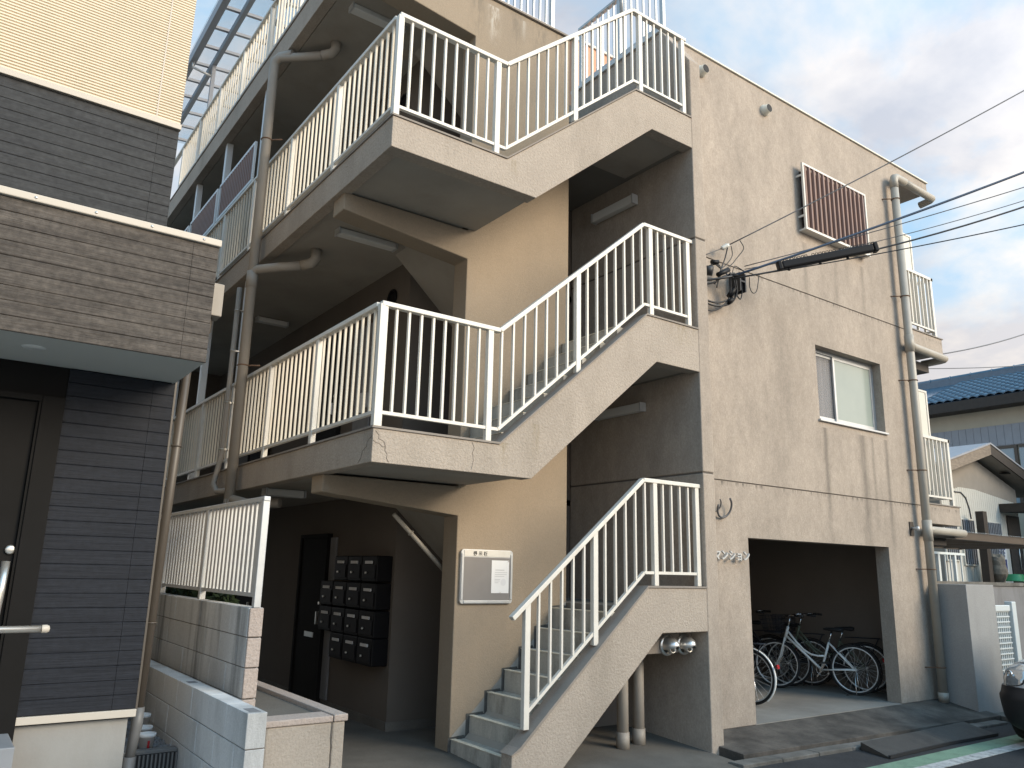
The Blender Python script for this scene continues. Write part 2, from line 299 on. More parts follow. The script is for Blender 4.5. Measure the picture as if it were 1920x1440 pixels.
# ------------------------------------------------------------------ mesh helpers
class MB:
    def __init__(s): s.v = []; s.f = []; s.sm = []
    def _add(s, vs, fs, sm=False):
        o = len(s.v); s.v += [tuple(v) for v in vs]; s.f += [tuple(i+o for i in f) for f in fs]; s.sm += [sm]*len(fs); return s
    def box(s, x0, x1, y0, y1, z0, z1):
        return s._add([(x0,y0,z0),(x1,y0,z0),(x1,y1,z0),(x0,y1,z0),(x0,y0,z1),(x1,y0,z1),(x1,y1,z1),(x0,y1,z1)],
                      [(0,3,2,1),(4,5,6,7),(0,1,5,4),(1,2,6,5),(2,3,7,6),(3,0,4,7)])
    def prism(s, poly, a0, a1, plane='xz'):
        """polygon in a plane, extruded along the third axis a0..a1"""
        def P(p, a): return {'xz': (p[0], a, p[1]), 'yz': (a, p[0], p[1]), 'xy': (p[0], p[1], a)}[plane]
        n = len(poly); vs = [P(p, a0) for p in poly]+[P(p, a1) for p in poly]
        ar = sum(poly[i][0]*poly[(i+1) % n][1]-poly[(i+1) % n][0]*poly[i][1] for i in range(n))
        fl = (ar > 0) ^ (plane == 'xz') ^ (a1 < a0)
        a = tuple(range(n)); b = tuple(range(n, 2*n))
        fs = [(a[::-1] if fl else a), (b if fl else b[::-1])]
        for i in range(n):
            j = (i+1) % n; q = (i, j, n+j, n+i); fs.append(q if fl else q[::-1])
        return s._add(vs, fs)
    def tube(s, pts, r, n=8, cap=True, smooth=True):
        pts = [Vector(p) for p in pts]; m = len(pts); rs = r if isinstance(r, (list, tuple)) else [r]*m
        vs = []; prev = None
        for i, p in enumerate(pts):
            d = (pts[min(i+1, m-1)]-pts[max(i-1, 0)]).normalized()
            if prev is None:
                a = Vector((0, 0, 1)) if abs(d.z) < .9 else Vector((1, 0, 0)); u = d.cross(a).normalized()
            else: u = (prev-d*prev.dot(d)).normalized()
            prev = u; w = d.cross(u)
            for k in range(n):
                t = 2*math.pi*k/n; vs.append(p+(u*math.cos(t)+w*math.sin(t))*rs[i])
        fs = [(i*n+k, i*n+(k+1) % n, (i+1)*n+(k+1) % n, (i+1)*n+k) for i in range(m-1) for k in range(n)]
        s._add(vs, fs, smooth)
        if cap: s._add([], []); o = len(s.v)-m*n; s.f += [tuple(o+k for k in range(n))[::-1], tuple(o+(m-1)*n+k for k in range(n))]; s.sm += [False, False]
        return s
    def cyl(s, a, b, r, n=16, r2=None): return s.tube([a, b], [r, r if r2 is None else r2], n)
    def bar(s, a, b, w, h, side=(0, 1, 0)):
        """rectangular bar from a to b; w along 'side', h across"""
        a, b = Vector(a), Vector(b); d = (b-a).normalized(); sv = Vector(side); sv = (sv-d*sv.dot(d)).normalized(); t = d.cross(sv)
        vs = [p+sv*(i*w/2)+t*(j*h/2) for p in (a, b) for i, j in ((-1,-1),(1,-1),(1,1),(-1,1))]
        return s._add(vs, [(0,1,2,3)[::-1],(4,5,6,7),(0,1,5,4),(1,2,6,5),(2,3,7,6),(3,0,4,7)])
    def torus(s, c, ax, R_, r, n=40, m=8, a0=0, a1=2*math.pi):
        c = Vector(c); ax = Vector(ax).normalized(); e = Vector((0,0,1)) if abs(ax.z) < .9 else Vector((1,0,0))
        u = ax.cross(e).normalized(); w = ax.cross(u); full = abs(a1-a0-2*math.pi) < 1e-6; k = n if full else n+1
        vs = []
        for i in range(k):
            t = a0+(a1-a0)*i/n; d = u*math.cos(t)+w*math.sin(t)
            for j in range(m):
                q = 2*math.pi*j/m; vs.append(c+d*(R_+r*math.cos(q))+ax*(r*math.sin(q)))
        fs = [(i*m+j, ((i+1) % k)*m+j, ((i+1) % k)*m+(j+1) % m, i*m+(j+1) % m) for i in range(n) for j in range(m)]
        return s._add(vs, fs, True)
    def lathe(s, prof, c=(0,0,0), ax='z', n=20):
        c = Vector(c); vs = []
        for r, h in prof:
            for k in range(n):
                t = 2*math.pi*k/n; a, b = r*math.cos(t), r*math.sin(t)
                vs.append(c+Vector({'z': (a, b, h), 'y': (a, h, b), 'x': (h, a, b)}[ax]))
        return s._add(vs, [(i*n+k, i*n+(k+1) % n, (i+1)*n+(k+1) % n, (i+1)*n+k) for i in range(len(prof)-1) for k in range(n)], True)
    def quad(s, a, b, c, d): return s._add([a, b, c, d], [(0, 1, 2, 3)])
    def fall(s, ymax=99, k=-.0135, x0=5.5):
        s.v = [(x, y, z+(k*(x-x0) if y < ymax else 0)) for x, y, z in s.v]; return s
    def mesh(s, name, m, org=(0, 0, 0)):
        me = bpy.data.meshes.new(name); ox, oy, oz = org
        me.from_pydata([(x-ox, y-oy, z-oz) for x, y, z in s.v], [], s.f)
        bm = bmesh.new(); bm.from_mesh(me); bmesh.ops.recalc_face_normals(bm, faces=bm.faces[:]); bm.to_mesh(me); bm.free()
        for p, k in zip(me.polygons, s.sm): p.use_smooth = k
        me.materials.append(m); return me

ORG = {}
def tag(o, label=None, cat=None, group=None, kind=None):
    if label: o['label'] = label
    if cat: o['category'] = cat
    if group: o['group'] = group
    if kind: o['kind'] = kind
    return o
def thing(name, label, cat, loc=(0, 0, 0), group=None, rz=0):
    o = bpy.data.objects.new(name, None); COL.objects.link(o); o.location = loc; o.rotation_euler = (0, 0, rz); o.empty_display_size = .1
    ORG[o.name] = tuple(loc); return tag(o, label, cat, group)
def link(name, me, parent=None, loc=(0, 0, 0), bevel=0):
    o = bpy.data.objects.new(name, me); COL.objects.link(o); o.location = loc
    if parent: o.parent = parent
    if bevel:
        b = o.modifiers.new('bevel', 'BEVEL'); b.width = bevel; b.segments = 2; b.limit_method = 'ANGLE'; b.angle_limit = R(40)
    return o
def part(name, mb, m, parent=None, bevel=0, local=False, label=None):
    """a mesh built in world coordinates (or in the thing's own, local=True), parented to a thing or a part"""
    org = (0, 0, 0)
    if parent and not local:
        p = parent
        while p.parent: p = p.parent
        org = ORG[p.name]
    o = link(name, mb.mesh(name, m, org), parent, bevel=bevel)
    if label: o['label'] = label
    return o
def solo(name, mb, m, label, cat, org, group=None, bevel=0):
    o = link(name, mb.mesh(name, m, org), None, org, bevel); ORG[o.name] = tuple(org); return tag(o, label, cat, group)
def struct(name, mb, m, bevel=0, kind='structure'):
    o = link(name, mb.mesh(name, m), None, bevel=bevel); o['kind'] = kind; ORG[o.name] = (0, 0, 0); return o

# ------------------------------------------------------------------ ground
g = MB()
g.box(-60, 80, -60, 70, -1.5, -.14).fall(); struct('ground', g, MT['pave2'])
g = MB(); g.box(-60, 80, -7.4, -.3, -.139, -.125).fall(); struct('road', g, MT['asphalt'])
sk = lambda x, y: (x, y+.038*(x-5))
g = MB(); g.prism([sk(-20, -1.255), sk(40, -1.255), sk(40, -1.018), sk(-20, -1.018)], -.121, -.117, 'xy').fall(); struct('green_strip', g, MT['green'])
g = MB(); g.prism([sk(-20, -1.412), sk(40, -1.412), sk(40, -1.262), sk(-20, -1.262)], -.121, -.116, 'xy').fall(); struct('white_line', g, MT['white'])
# apron before the entrance, sloping to the road; floor of the entrance
g = MB(); g.prism([(-.45, -.118), (.0, -.06), (1.06, 0), (1.06, -.4), (-.45, -.4)], -.25, 3.87, 'yz').fall(-.1); struct('entrance_apron', g, MT['concrete'])
g = MB(); g.box(.0, 1.41, 1.06, 10, -.4, .0).box(1.41, 3.87, 1.06, 2.2, -.4, 0); struct('entrance_floor', g, MT['concrete'])
g = MB(); g.prism([(-.30, -.05), (.43, .025), (.43, -.4), (-.30, -.4)], 3.97, 9.35, 'yz').fall(0)
struct('ramp', g, MT['ramp'], .006)
g = MB(); g.box(4.06, 9.3, .43, 4.4, -.4, .03); struct('garage_floor', g, MT['gfloor'])
kerb_m = [MB().box(x, min(x+.594, 9.2), -.47, -.302, -.4, -.088 + random.uniform(-.003, .003)).fall() for x in [3.75+.6*i for i in range(9)]]
kb = struct('kerb', MB().box(3.75, 9.2, -.3015, -.29, -.4, -.1).fall(), MT['groove'])
for k in kerb_m: part('kerb_stone', k, MT['kerb'], kb, .01)
g = MB(); g.box(9.36, 40, -.45, 3.0, -.6, -.06).fall(); struct('driveway', g, MT['concrete'])
g = MB(); g.box(9.4, 60, 3.1, 60, -.3, 1.6); struct('raised_ground', g, MT['soil'])
g = MB(); g.box(-14, -1.12, -4.2, .128, -.5, .03); struct('bounce_forecourt', g, MT['pave'])  # unseen pale paving, added to bounce light onto soffits and block walls
g = MB(); g.box(-1.6, -.25, .15, 14, -.4, .02).box(-12, -1.6, .2, 14, -.4, .0); struct('side_passage', g, MT['soil'])

# ------------------------------------------------------------------ apartment building
B = thing('apartment_building', 'beige stucco apartment building with open corridor floors and outside concrete stairs', 'building', (4, 2, 0))
XR = 9.38; YW = .43
def wall_rects(mb, x0, x1, z0, z1, holes, y0, y1):
    xs = sorted({x0, x1, *[h[0] for h in holes], *[h[1] for h in holes]}); xs = [x for x in xs if x0 <= x <= x1]
    zs = sorted({z0, z1, *[h[2] for h in holes], *[h[3] for h in holes]}); zs = [z for z in zs if z0 <= z <= z1]
    for zi in range(len(zs)-1):
        run = None
        for xi in range(len(xs)-1):
            cx, cz = (xs[xi]+xs[xi+1])/2, (zs[zi]+zs[zi+1])/2
            if any(h[0] < cx < h[1] and h[2] < cz < h[3] for h in holes):
                if run is not None: mb.box(run, xs[xi], y0, y1, zs[zi], zs[zi+1]); run = None
            elif run is None: run = xs[xi]
        if run is not None: mb.box(run, xs[-1], y0, y1, zs[zi], zs[zi+1])
    return mb
GAR = (5.124, 8.2, -1, 2.087); WIN = (6.755, 8.39, 3.729, 4.770); VWIN = (6.65, 8.10, 6.45, 7.35)
J1, J2 = 2.732, 5.48
for (za, zb, hs) in ((-.2, J1-.008, [GAR]), (J1+.008, J2-.008, [WIN]), (J2+.008, 8.36, [VWIN])):
    part('front_wall', wall_rects(MB(), 4.055, XR, za, zb, hs, YW, YW+.2), MT['wall'], B)
for zj in (J1, J2): part('joint', MB().box(4.055, XR-.004, YW+.012, YW+.19, zj-.0079, zj+.0079), MT['groove'], B)
# roof slab with parapet coping, eave slab beyond the wall, right and back walls
part('coping', MB().box(4.0, 10.43, YW-.025, YW+.17, 8.362, 8.388), MT['panel'], B, .004)
part('eave_slab', MB().box(XR+.001, 10.42, YW, 9, 8.17, 8.355), MT['wall'], B, .006)
part('roof_slab', MB().box(0.125, XR, 2.2, 10, 7.93, 8.2).box(4.06, XR, .64, 2.2, 7.95, 8.2).box(.125, 1.47, 1.33, 2.2, 7.93, 8.2), MT['soffit'], B)
part('right_wall', MB().box(XR-.2, XR-.002, YW+.201, 10, -.2, 8.2), MT['wall'], B)
part('rear_wall', MB().box(.13, XR-.201, 9.8, 9.99, -.2, 7.929), MT['corr_shade'], B)
# side wall of the stair well: pillar at the street, sloped top
for i, (za, zb) in enumerate(((-.1, 2.705), (2.722, 5.40), (5.417, 9))):
    poly = [(0, za), (0, min(zb, 7.72)), (2.2, min(zb, 8.38)), (2.2, za)] if i < 2 else [(0, za), (0, 7.72), (.44, 8.38), (2.2, 8.38), (2.2, za)]
    part('stair_side_wall', MB().prism(poly if i == 2 else [(0, za), (0, zb), (2.2, zb), (2.2, za)], 3.87, 4.054, 'yz'), MT['stucco'], B, .012)
for zj in (2.7135, 5.4085): part('joint', MB().box(3.878, 4.046, .012, 2.19, zj-.0084, zj+.0084), MT['groove'], B)
part('wall_coping', MB().box(3.84, 4.075, .46, 2.2, 8.381, 8.43), MT['silver'], B, .004)
# dividing wall between the two flights, with haunched beams out to the corridor edge
part('dividing_wall', MB().prism([(1.475, -.1), (2.87, -.1), (2.87, 8.17), (.125, 8.17), (.125, 7.929), (.05, 7.929), (.05, 7.72), (1.475, 7.583), (1.475, 5.189), (.05, 5.189), (.05, 5.01), (1.475, 4.862), (1.475, 2.449), (.05, 2.449), (.05, 2.29), (1.475, 2.16)], 1.06, 1.32), MT['divide_shaded'], B, .01)
part('wall_coping', MB().box(1.0, 2.90, 1.03, 1.35, 8.171, 8.20), MT['cap'], B, .004)
# corridor slabs and fascias
XC, XD, XDB, XLB, XRR = 0.0, 1.222, 1.575, 3.203, 3.869
FL = {2: dict(zt=2.739, zb=2.449, lt=4.320, lb=3.816, xl=3.069, fl=2.64, mid=4.16),
      3: dict(zt=5.497, zb=5.184, lt=6.946, lb=6.538, xl=2.955, fl=5.39, mid=6.71)}
for k, d in FL.items():
    part('corridor_slab', MB().box(.121, 1.409, 1.06, 10, d['zb']+.02, d['fl']).box(.121, .899, .151, 1.0599, d['zb']+.02, d['fl']).box(1.409, 1.6, 1.3201, 2.2, d['zb']+.02, d['fl']), MT['soffit'], B)
    part('corridor_fascia', MB().box(0, .12, .151, 10, d['zb'], d['zt']-.018), MT['fascia'], B, .006)
    part('fascia_cap', MB().box(-.012, .13, .151, 10, d['zt']-.0175, d['zt']), MT['cap'], B)
    t = .018
    part('stair_parapet', MB().prism([(0, d['zb']), (XDB, d['zb']), (XLB, d['lb']), (XRR, d['lb']), (XRR, d['lt']-t), (d['xl'], d['lt']-t), (XD, d['zt']-t), (0, d['zt']-t)], 0, .15), MT['fascia'], B, .006)
    cap = [(-.012, d['zt']), (XD-.004, d['zt']), (d['xl']-.004, d['lt']), (XRR, d['lt'])]
    part('parapet_cap', MB().prism([(x, z-t+.0005) for x, z in cap]+cap[::-1], -.012, .16), MT['cap'], B)
# the roof slab's fascia
part('corridor_fascia', MB().box(0, .12, 1.06, 10, 7.93, 8.262), MT['fascia'], B, .006)
part('fascia_cap', MB().box(-.012, .13, 1.05, 10, 8.263, 8.281), MT['cap'], B)
# ground-floor stair parapet
part('stair_parapet', MB().prism([(1.42, -.11), (1.42, .17), (1.50, .20), (3.014, 1.513), (XRR, 1.513), (XRR, 1.085), (3.208, 1.085), (1.93, -.02), (1.93, -.11)], 0, .15), MT['fascia'], B, .008)
part('parapet_cap', MB().prism([(1.408, .175), (1.492, .222), (3.010, 1.531), (XRR, 1.531), (XRR, 1.5135), (3.018, 1.5135), (1.504, .2005), (1.42, .1705)], -.012, .16), MT['cap'], B)
def crack(pts, face, w=.0045):
    mb = MB()
    for p, q in zip(pts, pts[1:]):
        if face == 'front': mb.bar((p[0], -.0012, p[1]), (q[0], -.0012, q[1]), .003, random.uniform(.4, 1)*w)
        else: mb.bar((-.0012, p[0], p[1]), (-.0012, q[0], q[1]), .003, random.uniform(.4, 1)*w, (1, 0, 0))
    part('crack', mb, MT['groove'], B)
crack([(.02, 2.70), (.055, 2.665), (.05, 2.64), (.10, 2.62), (.115, 2.58), (.112, 2.55), (.135, 2.52), (.13, 2.49), (.15, 2.46)], 'front')
crack([(.115, 2.58), (.09, 2.575), (.06, 2.60), (.03, 2.605), (.004, 2.62)], 'front', .0035)
crack([(.004, 2.66), (.09, 2.62), (.10, 2.58), (.17, 2.55), (.19, 2.50), (.24, 2.46)], 'side', .004)
crack([(.93, 2.71), (.955, 2.66), (.94, 2.62), (.95, 2.55), (.93, 2.47)], 'front', .003)
# flights
def flight(x0, x1, z0, z1, ya, yb, n, direction, names='step', rise_first=True):
    """n risers from (x0,z0) to (x1,z1); every step a part, a waist slab below"""
    dx = (x1-x0)/n; dz = (z1-z0)/n
    for i in range(n):
        xa = x0+dx*i; z = z0+dz*(i+1)
        xb = xa+dx
        lo, hi = min(xa, xb), max(xa, xb)
        st = MB().box(lo-(.0 if direction < 0 else 0), hi, ya, yb, z-dz-.05+.0005*i, z-.0005*i)
        o = part(names, st, MT['step'], B, .006)
        nx = MB().box(lo-.004, lo+.05, ya, yb, z-.0005*i, z+.006) if direction > 0 else MB().box(hi-.05, hi+.004, ya, yb, z-.0005*i, z+.006)
        part('nosing', nx, MT['nosing'], o)
def soffit(poly, ya, yb): part('flight_soffit', MB().prism(poly, ya, yb), MT['soffit'], B)
# floor 1 front flight (seven risers visible), landing, rear flight up to floor 2
flight(1.489, 2.87, .105-.191, 1.275, .151, 1.055, 7, 1)
stn = []; up_e = []; lo_e = []
for i in range(7):
    xx = 1.489+(2.87-1.489)/7*i; zz = -.086+.1944*i
    up_e += [(xx-.035+random.uniform(-.008, .008), zz+.0), (xx-.03+random.uniform(-.01, .01), zz+.1944+.02), (xx+.15, zz+.1944+.03+random.uniform(-.006, .006))]
    lo_e += [(xx, zz-.02), (xx, zz+.18), (xx+.19, zz+.18)]
part('stair_stain', MB().prism(up_e+[(2.86, 1.29), (2.86, 1.2)]+lo_e[::-1], 1.0545, 1.0554), MT['stain'], B)
part('stair_skirt', MB().prism([(1.476, -.06), (1.476, .12), (2.86, 1.345), (2.86, 1.0), (1.8, 0.0)], 1.0555, 1.0598), MT['skirt'], B)
soffit([(1.9, -.01), (2.0, -.01), (3.2, 1.06), (3.2, 1.2), (2.5, .88), (1.5, -.01)], .152, 1.05)
part('landing', MB().box(2.871, 3.869, .151, 2.2, 1.1, 1.33), MT['lsoff'], B)
part('understair_beam', MB().box(2.9, 3.869, .22, .45, .87, 1.0995), MT['inner'], B, .006)
part('understair_wall', MB().box(2.2, 3.869, 1.3205, 1.4, -.1, 1.1), MT['inner'], B)
for (za, zm, zb_) in ((1.33, 2.64, 2.64), (4.16, 5.39, 5.39), (6.71, 8.2, 8.2)):
    dz = (zm-za)/7
    flight(2.87, 1.6, za, zm, 1.321, 2.199, 7, -1)
    # waist slab: soffit passes (1.396, .37 below the floor) at slope -.885
    z_at = lambda x: (zm-.363)-.885*(x-1.396)
    xe = 1.396-(.363-.17)/.885
    soffit([(xe, zm-.171), (2.87, z_at(2.87)), (3.0, za-.22), (3.0, za-.05), (2.8, za-.03), (1.6, zm-dz-.06), (1.409, zm-.02), (1.3, zm-.05)], 1.3212, 2.1985)
for k, d in FL.items():
    flight(XD+.12, d['xl']-.05, d['fl'], d['mid'], .151, 1.055, 7, 1)
    sl = (d['lb']-d['zb'])/(XLB-XDB); tt = .02
    soffit([(.9, d['zb']+tt), (XDB-.01, d['zb']+tt), (XLB-.01, d['lb']+tt), (3.8, d['lb']+tt), (3.8, d['mid']-.02), (3.0, d['mid']-.02), (XD+.35, d['fl']-.05), (.9, d['fl']-.02)], .1515, 1.0595)
    part('landing', MB().box(2.871, 3.869, .1505, 2.2, d['lb']+.022, d['mid']), MT['lsoff'], B)
# walls of the flats behind the stairs and along the corridor
DOORS = [(3.95, 4.75), (6.6, 7.4)]
for i, (za, zb) in enumerate(((0, 2.468), (2.641, 5.203), (5.391, 7.929))):
    part('stair_back_wall', MB().box(1.41, 3.869, 2.2005, 2.35, za-.1, zb), MT['corr_shade'], B)
    part('corridor_wall', MB().box(1.41, 1.6, 2.351, 9.8, za-.1, zb), MT['corr_shade'], B)
part('stair_back_wall', MB().box(1.0, 3.869, 2.2005, 2.35, 7.9295, 8.15), MT['stucco'], B)
part('skirting', MB().box(1.395, 1.4095, 2.19, 9.5, 0, .09).box(1.395, 3.86, 2.187, 2.2, 0, .09), MT['concrete'], B)
for z0 in (0.0, 2.64, 5.39):
    for (ya, yb) in DOORS:
        d = part('door', MB().box(1.36, 1.405, ya, yb, z0+.02, z0+2.0), MT['door'], B, .004)
        part('door_frame', MB().box(1.34, 1.4065, ya-.05, ya-.001, z0, z0+2.05).box(1.34, 1.4065, yb+.001, yb+.05, z0, z0+2.05).box(1.34, 1.4065, ya-.001, yb+.001, z0+2.001, z0+2.05), MT['door'], d)
        part('handle', MB().box(1.31, 1.345, ya+.06, ya+.09, z0+.95, z0+1.1).cyl((1.36, ya+.075, z0+1.2), (1.335, ya+.075, z0+1.2), .02, 10), MT['steel'], d)
        part('letter_slot', MB().box(1.352, 1.3598, ya+.22, ya+.5, z0+.78, z0+.84), MT['steel'], d)
    part('meter_cupboard', MB().box(1.385, 1.4092, 3.05 if z0 else 3.72, 3.5 if z0 else 3.9, z0+.1, z0+2.0), MT['rett'], B, .004)
# garage recess
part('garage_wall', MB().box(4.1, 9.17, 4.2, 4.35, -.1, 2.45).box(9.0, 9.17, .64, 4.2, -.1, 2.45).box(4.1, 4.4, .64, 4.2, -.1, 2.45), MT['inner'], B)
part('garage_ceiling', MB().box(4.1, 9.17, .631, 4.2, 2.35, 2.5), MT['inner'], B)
# lower sliding window
w = part('sliding_window', MB().box(WIN[0], WIN[1], .56, .60, WIN[3]-.045, WIN[3]).box(WIN[0], WIN[1], .54, .62, WIN[2], WIN[2]+.04)
         .box(WIN[0], WIN[0]+.035, .56, .60, WIN[2]+.04, WIN[3]-.045).box(WIN[1]-.035, WIN[1], .56, .60, WIN[2]+.04, WIN[3]-.045), MT['alu2'], B)
def sash(x0, x1, y, m, nm, lab=None):
    z0, z1 = WIN[2]+.042, WIN[3]-.047
    f = part('sash', MB().box(x0, x0+.04, y, y+.025, z0, z1).box(x1-.04, x1, y, y+.025, z0, z1).box(x0+.04, x1-.04, y, y+.025, z0, z0+.05).box(x0+.04, x1-.04, y, y+.025, z1-.035, z1), MT['alu2'], w)
    part('pane', MB().box(x0+.04, x1-.04, y+.008, y+.014, z0+.05, z1-.035), m, w)
sash(WIN[0]+.04, 7.42, .585, glassy('window_pane', (.30, .30, .31), .35, .05), 'clear')
sash(7.36, WIN[1]-.04, .56, MT['glass'], 'frosted')
cv = MB(); nseg = 40
for i in range(nseg):
    xa, xb = 6.79+i*.6/nseg, 6.79+(i+1)*.6/nseg; f = lambda x: .65+.018*math.sin(x*55)+.01*math.sin(x*23+1)
    cv.quad((xa, f(xa), 3.76), (xb, f(xb), 3.76), (xb, f(xb), 4.74), (xa, f(xa), 4.74))
part('curtain', cv, MT['curtain'], B)
part('window_sill', MB().box(WIN[0]-.03, WIN[1]+.03, YW-.035, .54, WIN[2]-.03, WIN[2]-.001), MT['alu2'], B, .004)
part('room_back', MB().box(6.6, 8.5, .9, .92, 3.6, 4.9), MT['biked'], B)
# upper window with projecting brown slatted grille
part('upper_window', MB().box(VWIN[0]+.001, VWIN[1]-.001, .52, .55, VWIN[2]+.001, VWIN[3]-.001), MT['brown'], B)
gx0, gx1, gz0, gz1, gy = 6.56, 8.178, 6.39, 7.414, .31
gr = part('window_grille', MB().box(gx0, gx1, gy, gy+.03, gz1-.03, gz1).box(gx0, gx1, gy, gy+.04, gz0, gz0+.035).box(gx0, gx0+.03, gy, gy+.03, gz0+.035, gz1-.03).box(gx1-.03, gx1, gy, gy+.03, gz0+.035, gz1-.03)
          .box(gx0, gx1, gy+.04, YW-.001, gz0, gz0+.02).box(gx0+.001, gx0+.02, gy+.03, YW-.001, gz1-.2, gz1-.17).box(gx0+.001, gx0+.02, gy+.03, YW-.001, gz0+.2, gz0+.23).box(gx1-.02, gx1-.001, gy+.03, YW-.001, gz1-.2, gz1-.17), MT['alu'], B)
ns = 14
slm = MB().prism([(-.050, .004), (-.034, -.022), (-.008, -.022), (.012, .0), (.050, .004), (.050, .008), (.010, .005), (-.010, -.017), (-.032, -.017), (-.046, .009)], gz0+.036, gz1-.031, 'xy').mesh('slat', MT['brown'], (0, 0, 0))
for i in range(ns):
    link('slat', slm, gr, (gx0+.07+i*(gx1-gx0-.14)/(ns-1)-4, gy+.018-2, 0))
part('grille_board', MB().box(gx0+.03, gx1-.03, gy+.045, gy+.05, gz0+.1, gz1-.06), MT['brown'], gr)
# balconies on the far right side
for (z0, z1, zr, pt) in ((5.265, 5.525, 6.595, 7.33), (2.48, 2.768, 3.845, 4.63)):
    part('balcony_slab', MB().box(XR+.001, 10.38, YW, 8, z0, z1), MT['wall'], B, .006)
    part('balcony_cap', MB().box(XR+.001, 10.40, YW-.015, 8, z1+.0005, z1+.018), MT['cap'], B)
    part('balcony_soffit_pipe', MB().box(XR+.05, 10.2, .6, 3, z0-.3, z0-.16), MT['darkw'], B)
    br = part('balcony_railing', MB().box(XR+.03, 10.33, YW+.02, YW+.075, zr-.045, zr).box(XR+.05, 10.25, YW+.03, YW+.06, z1+.12, z1+.15).box(10.27, 10.325, YW+.02, 3, zr-.046, zr-.001).box(10.24, 10.30, YW+.025, YW+.08, z1+.018, zr-.046).box(10.27, 10.30, YW+.09, 3, z1+.13, z1+.16), MT['alu'], B)
    bm_ = MB().box(-.011, .011, -.018, .018, z1+.15, zr-.045).mesh('baluster', MT['alu'])
    for i in range(7): link('baluster', bm_, br, (XR+.07+i*.118-4, YW+.045-2, 0))
    for i in range(12): link('baluster', bm_, br, (10.285-4, YW+.2+i*.118-2, 0))
    pn = part('balcony_panel', MB().box(XR+.02, 9.99, .60, .62, z1+.25, pt-.03), MT['panel'], B)
    part('panel_frame', MB().box(XR+.02, 10.03, .59, .63, pt-.03, pt).box(9.991, 10.03, .59, .63, z1+.25, pt-.031), MT['alu'], pn)

# ------------------------------------------------------------------ railings
def railing(name, label, cat, group, axis, off, segs, posts, counts, org, h=1.062, hb=.125, m=None, mb_=None, post_w=.058, post_d=.05, ext=(0, 0), bar=(.019, .028), top=(.062, .042)):
    """a run along x (axis 'x') or y; segs: list of (t, z) of the base line; posts: t positions; counts: balusters between posts"""
    m = m or MT['alu']; mb_ = mb_ or m
    T = thing(name, label, cat, org, group)
    P = (lambda t, o, z: (t, off+o, z)) if axis == 'x' else (lambda t, o, z: (off+o, t, z))
    side = (0, 1, 0) if axis == 'x' else (1, 0, 0)
    def zb(t):
        for (ta, za), (tb, zb2) in zip(segs, segs[1:]):
            if t <= tb or (tb, zb2) == segs[-1]: return za+(zb2-za)*(t-ta)/(tb-ta)
    for (ta, za), (tb, zb2) in zip(segs, segs[1:]):
        part('top_rail', MB().bar(P(ta, 0, za+h-top[1]/2), P(tb, 0, zb2+h-top[1]/2), top[0], top[1], side), m, T, .006)
    pts = [q for q in segs]
    for (ta, za), (tb, zb2) in zip(segs, segs[1:]):
        a = max(ta, posts[0]); b = min(tb, posts[-1])
        if b > a: part('bottom_rail', MB().bar(P(a, 0, zb(a)+hb), P(b, 0, zb(b)+hb), .036, .028, side), m, T)
    cache = {}
    for t in posts:
        bx = MB()
        w2, d2 = post_w/2, post_d/2
        hh = h-top[1]*.6
        if axis == 'x': bx.box(-w2, w2, -d2, d2, 0, hh)
        else: bx.box(-d2, d2, -w2, w2, 0, hh)
        if 'p' not in cache: cache['p'] = bx.mesh('post', m)
        p = P(t, 0, zb(t)); link('post', cache['p'], T, (p[0]-org[0], p[1]-org[1], p[2]-org[2]), .004)
    bx = MB(); w2, d2 = bar[0]/2, bar[1]/2
    hh = h-hb-top[1]*.75
    (bx.box(-w2, w2, -d2, d2, 0, hh) if axis == 'x' else bx.box(-d2, d2, -w2, w2, 0, hh))
    bmsh = bx.mesh('baluster', mb_)
    for a, b, n in zip(posts, posts[1:], counts):
        for i in range(n):
            t = a+(b-a)*(i+1)/(n+1); p = P(t, 0, zb(t)+hb)
            link('baluster', bmsh, T, (p[0]-org[0], p[1]-org[1], p[2]-org[2]))
    return T
GS = 'white railings of the outside stairs'
railing('stair_railing', 'white railing beside the lowest flight of concrete steps', 'railing', GS, 'x', .07, [(1.44, .21), (3.03, 1.531), (3.868, 1.531)], [1.60, 2.385, 3.19, 3.815], [5, 5, 4], (1.6, .07, .2), h=1.055)
railing('stair_railing', 'white railing around second floor landing and middle flight', 'railing', GS, 'x', .07, [(.035, 2.739), (1.235, 2.739), (3.09, 4.32), (3.868, 4.32)], [.065, 1.13, 2.165, 3.195, 3.79], [8, 7, 7, 4], (1, .07, 2.74))
railing('stair_railing', 'white railing around top floor landing and uppermost flight', 'railing', GS, 'x', .07, [(.035, 5.497), (1.235, 5.497), (2.975, 6.97), (3.868, 6.97)], [.05, 1.13, 2.12, 3.09, 3.81], [8, 7, 7, 5], (1, .07, 5.5), h=1.068)
GC = 'white railings along the open corridors'
py_ = [.07+1.315*i for i in range(8)]
railing('corridor_railing', 'long white railing along second floor corridor edge, above the block wall', 'railing', GC, 'y', .045, [(.11, 2.739), (9.5, 2.739)], py_, [10]*7, (0, 1, 2.74), mb_=MT['slat'], bar=(.020, .020))
railing('corridor_railing', 'long white railing along third floor corridor edge, below brown screens', 'railing', GC, 'y', .045, [(.11, 5.497), (9.5, 5.497)], py_, [10]*7, (0, 1, 5.5), mb_=MT['slat'], bar=(.020, .020))
railing('roof_railing', 'cream slatted railing along roof edge over the corridors', 'railing', None, 'y', .045, [(1.1, 8.281), (10, 8.281)], [1.72+1.19*i for i in range(7)], [8]*6, (0, 2, 8.28), h=.94, mb_=MT['slat'], bar=(.018, .020))
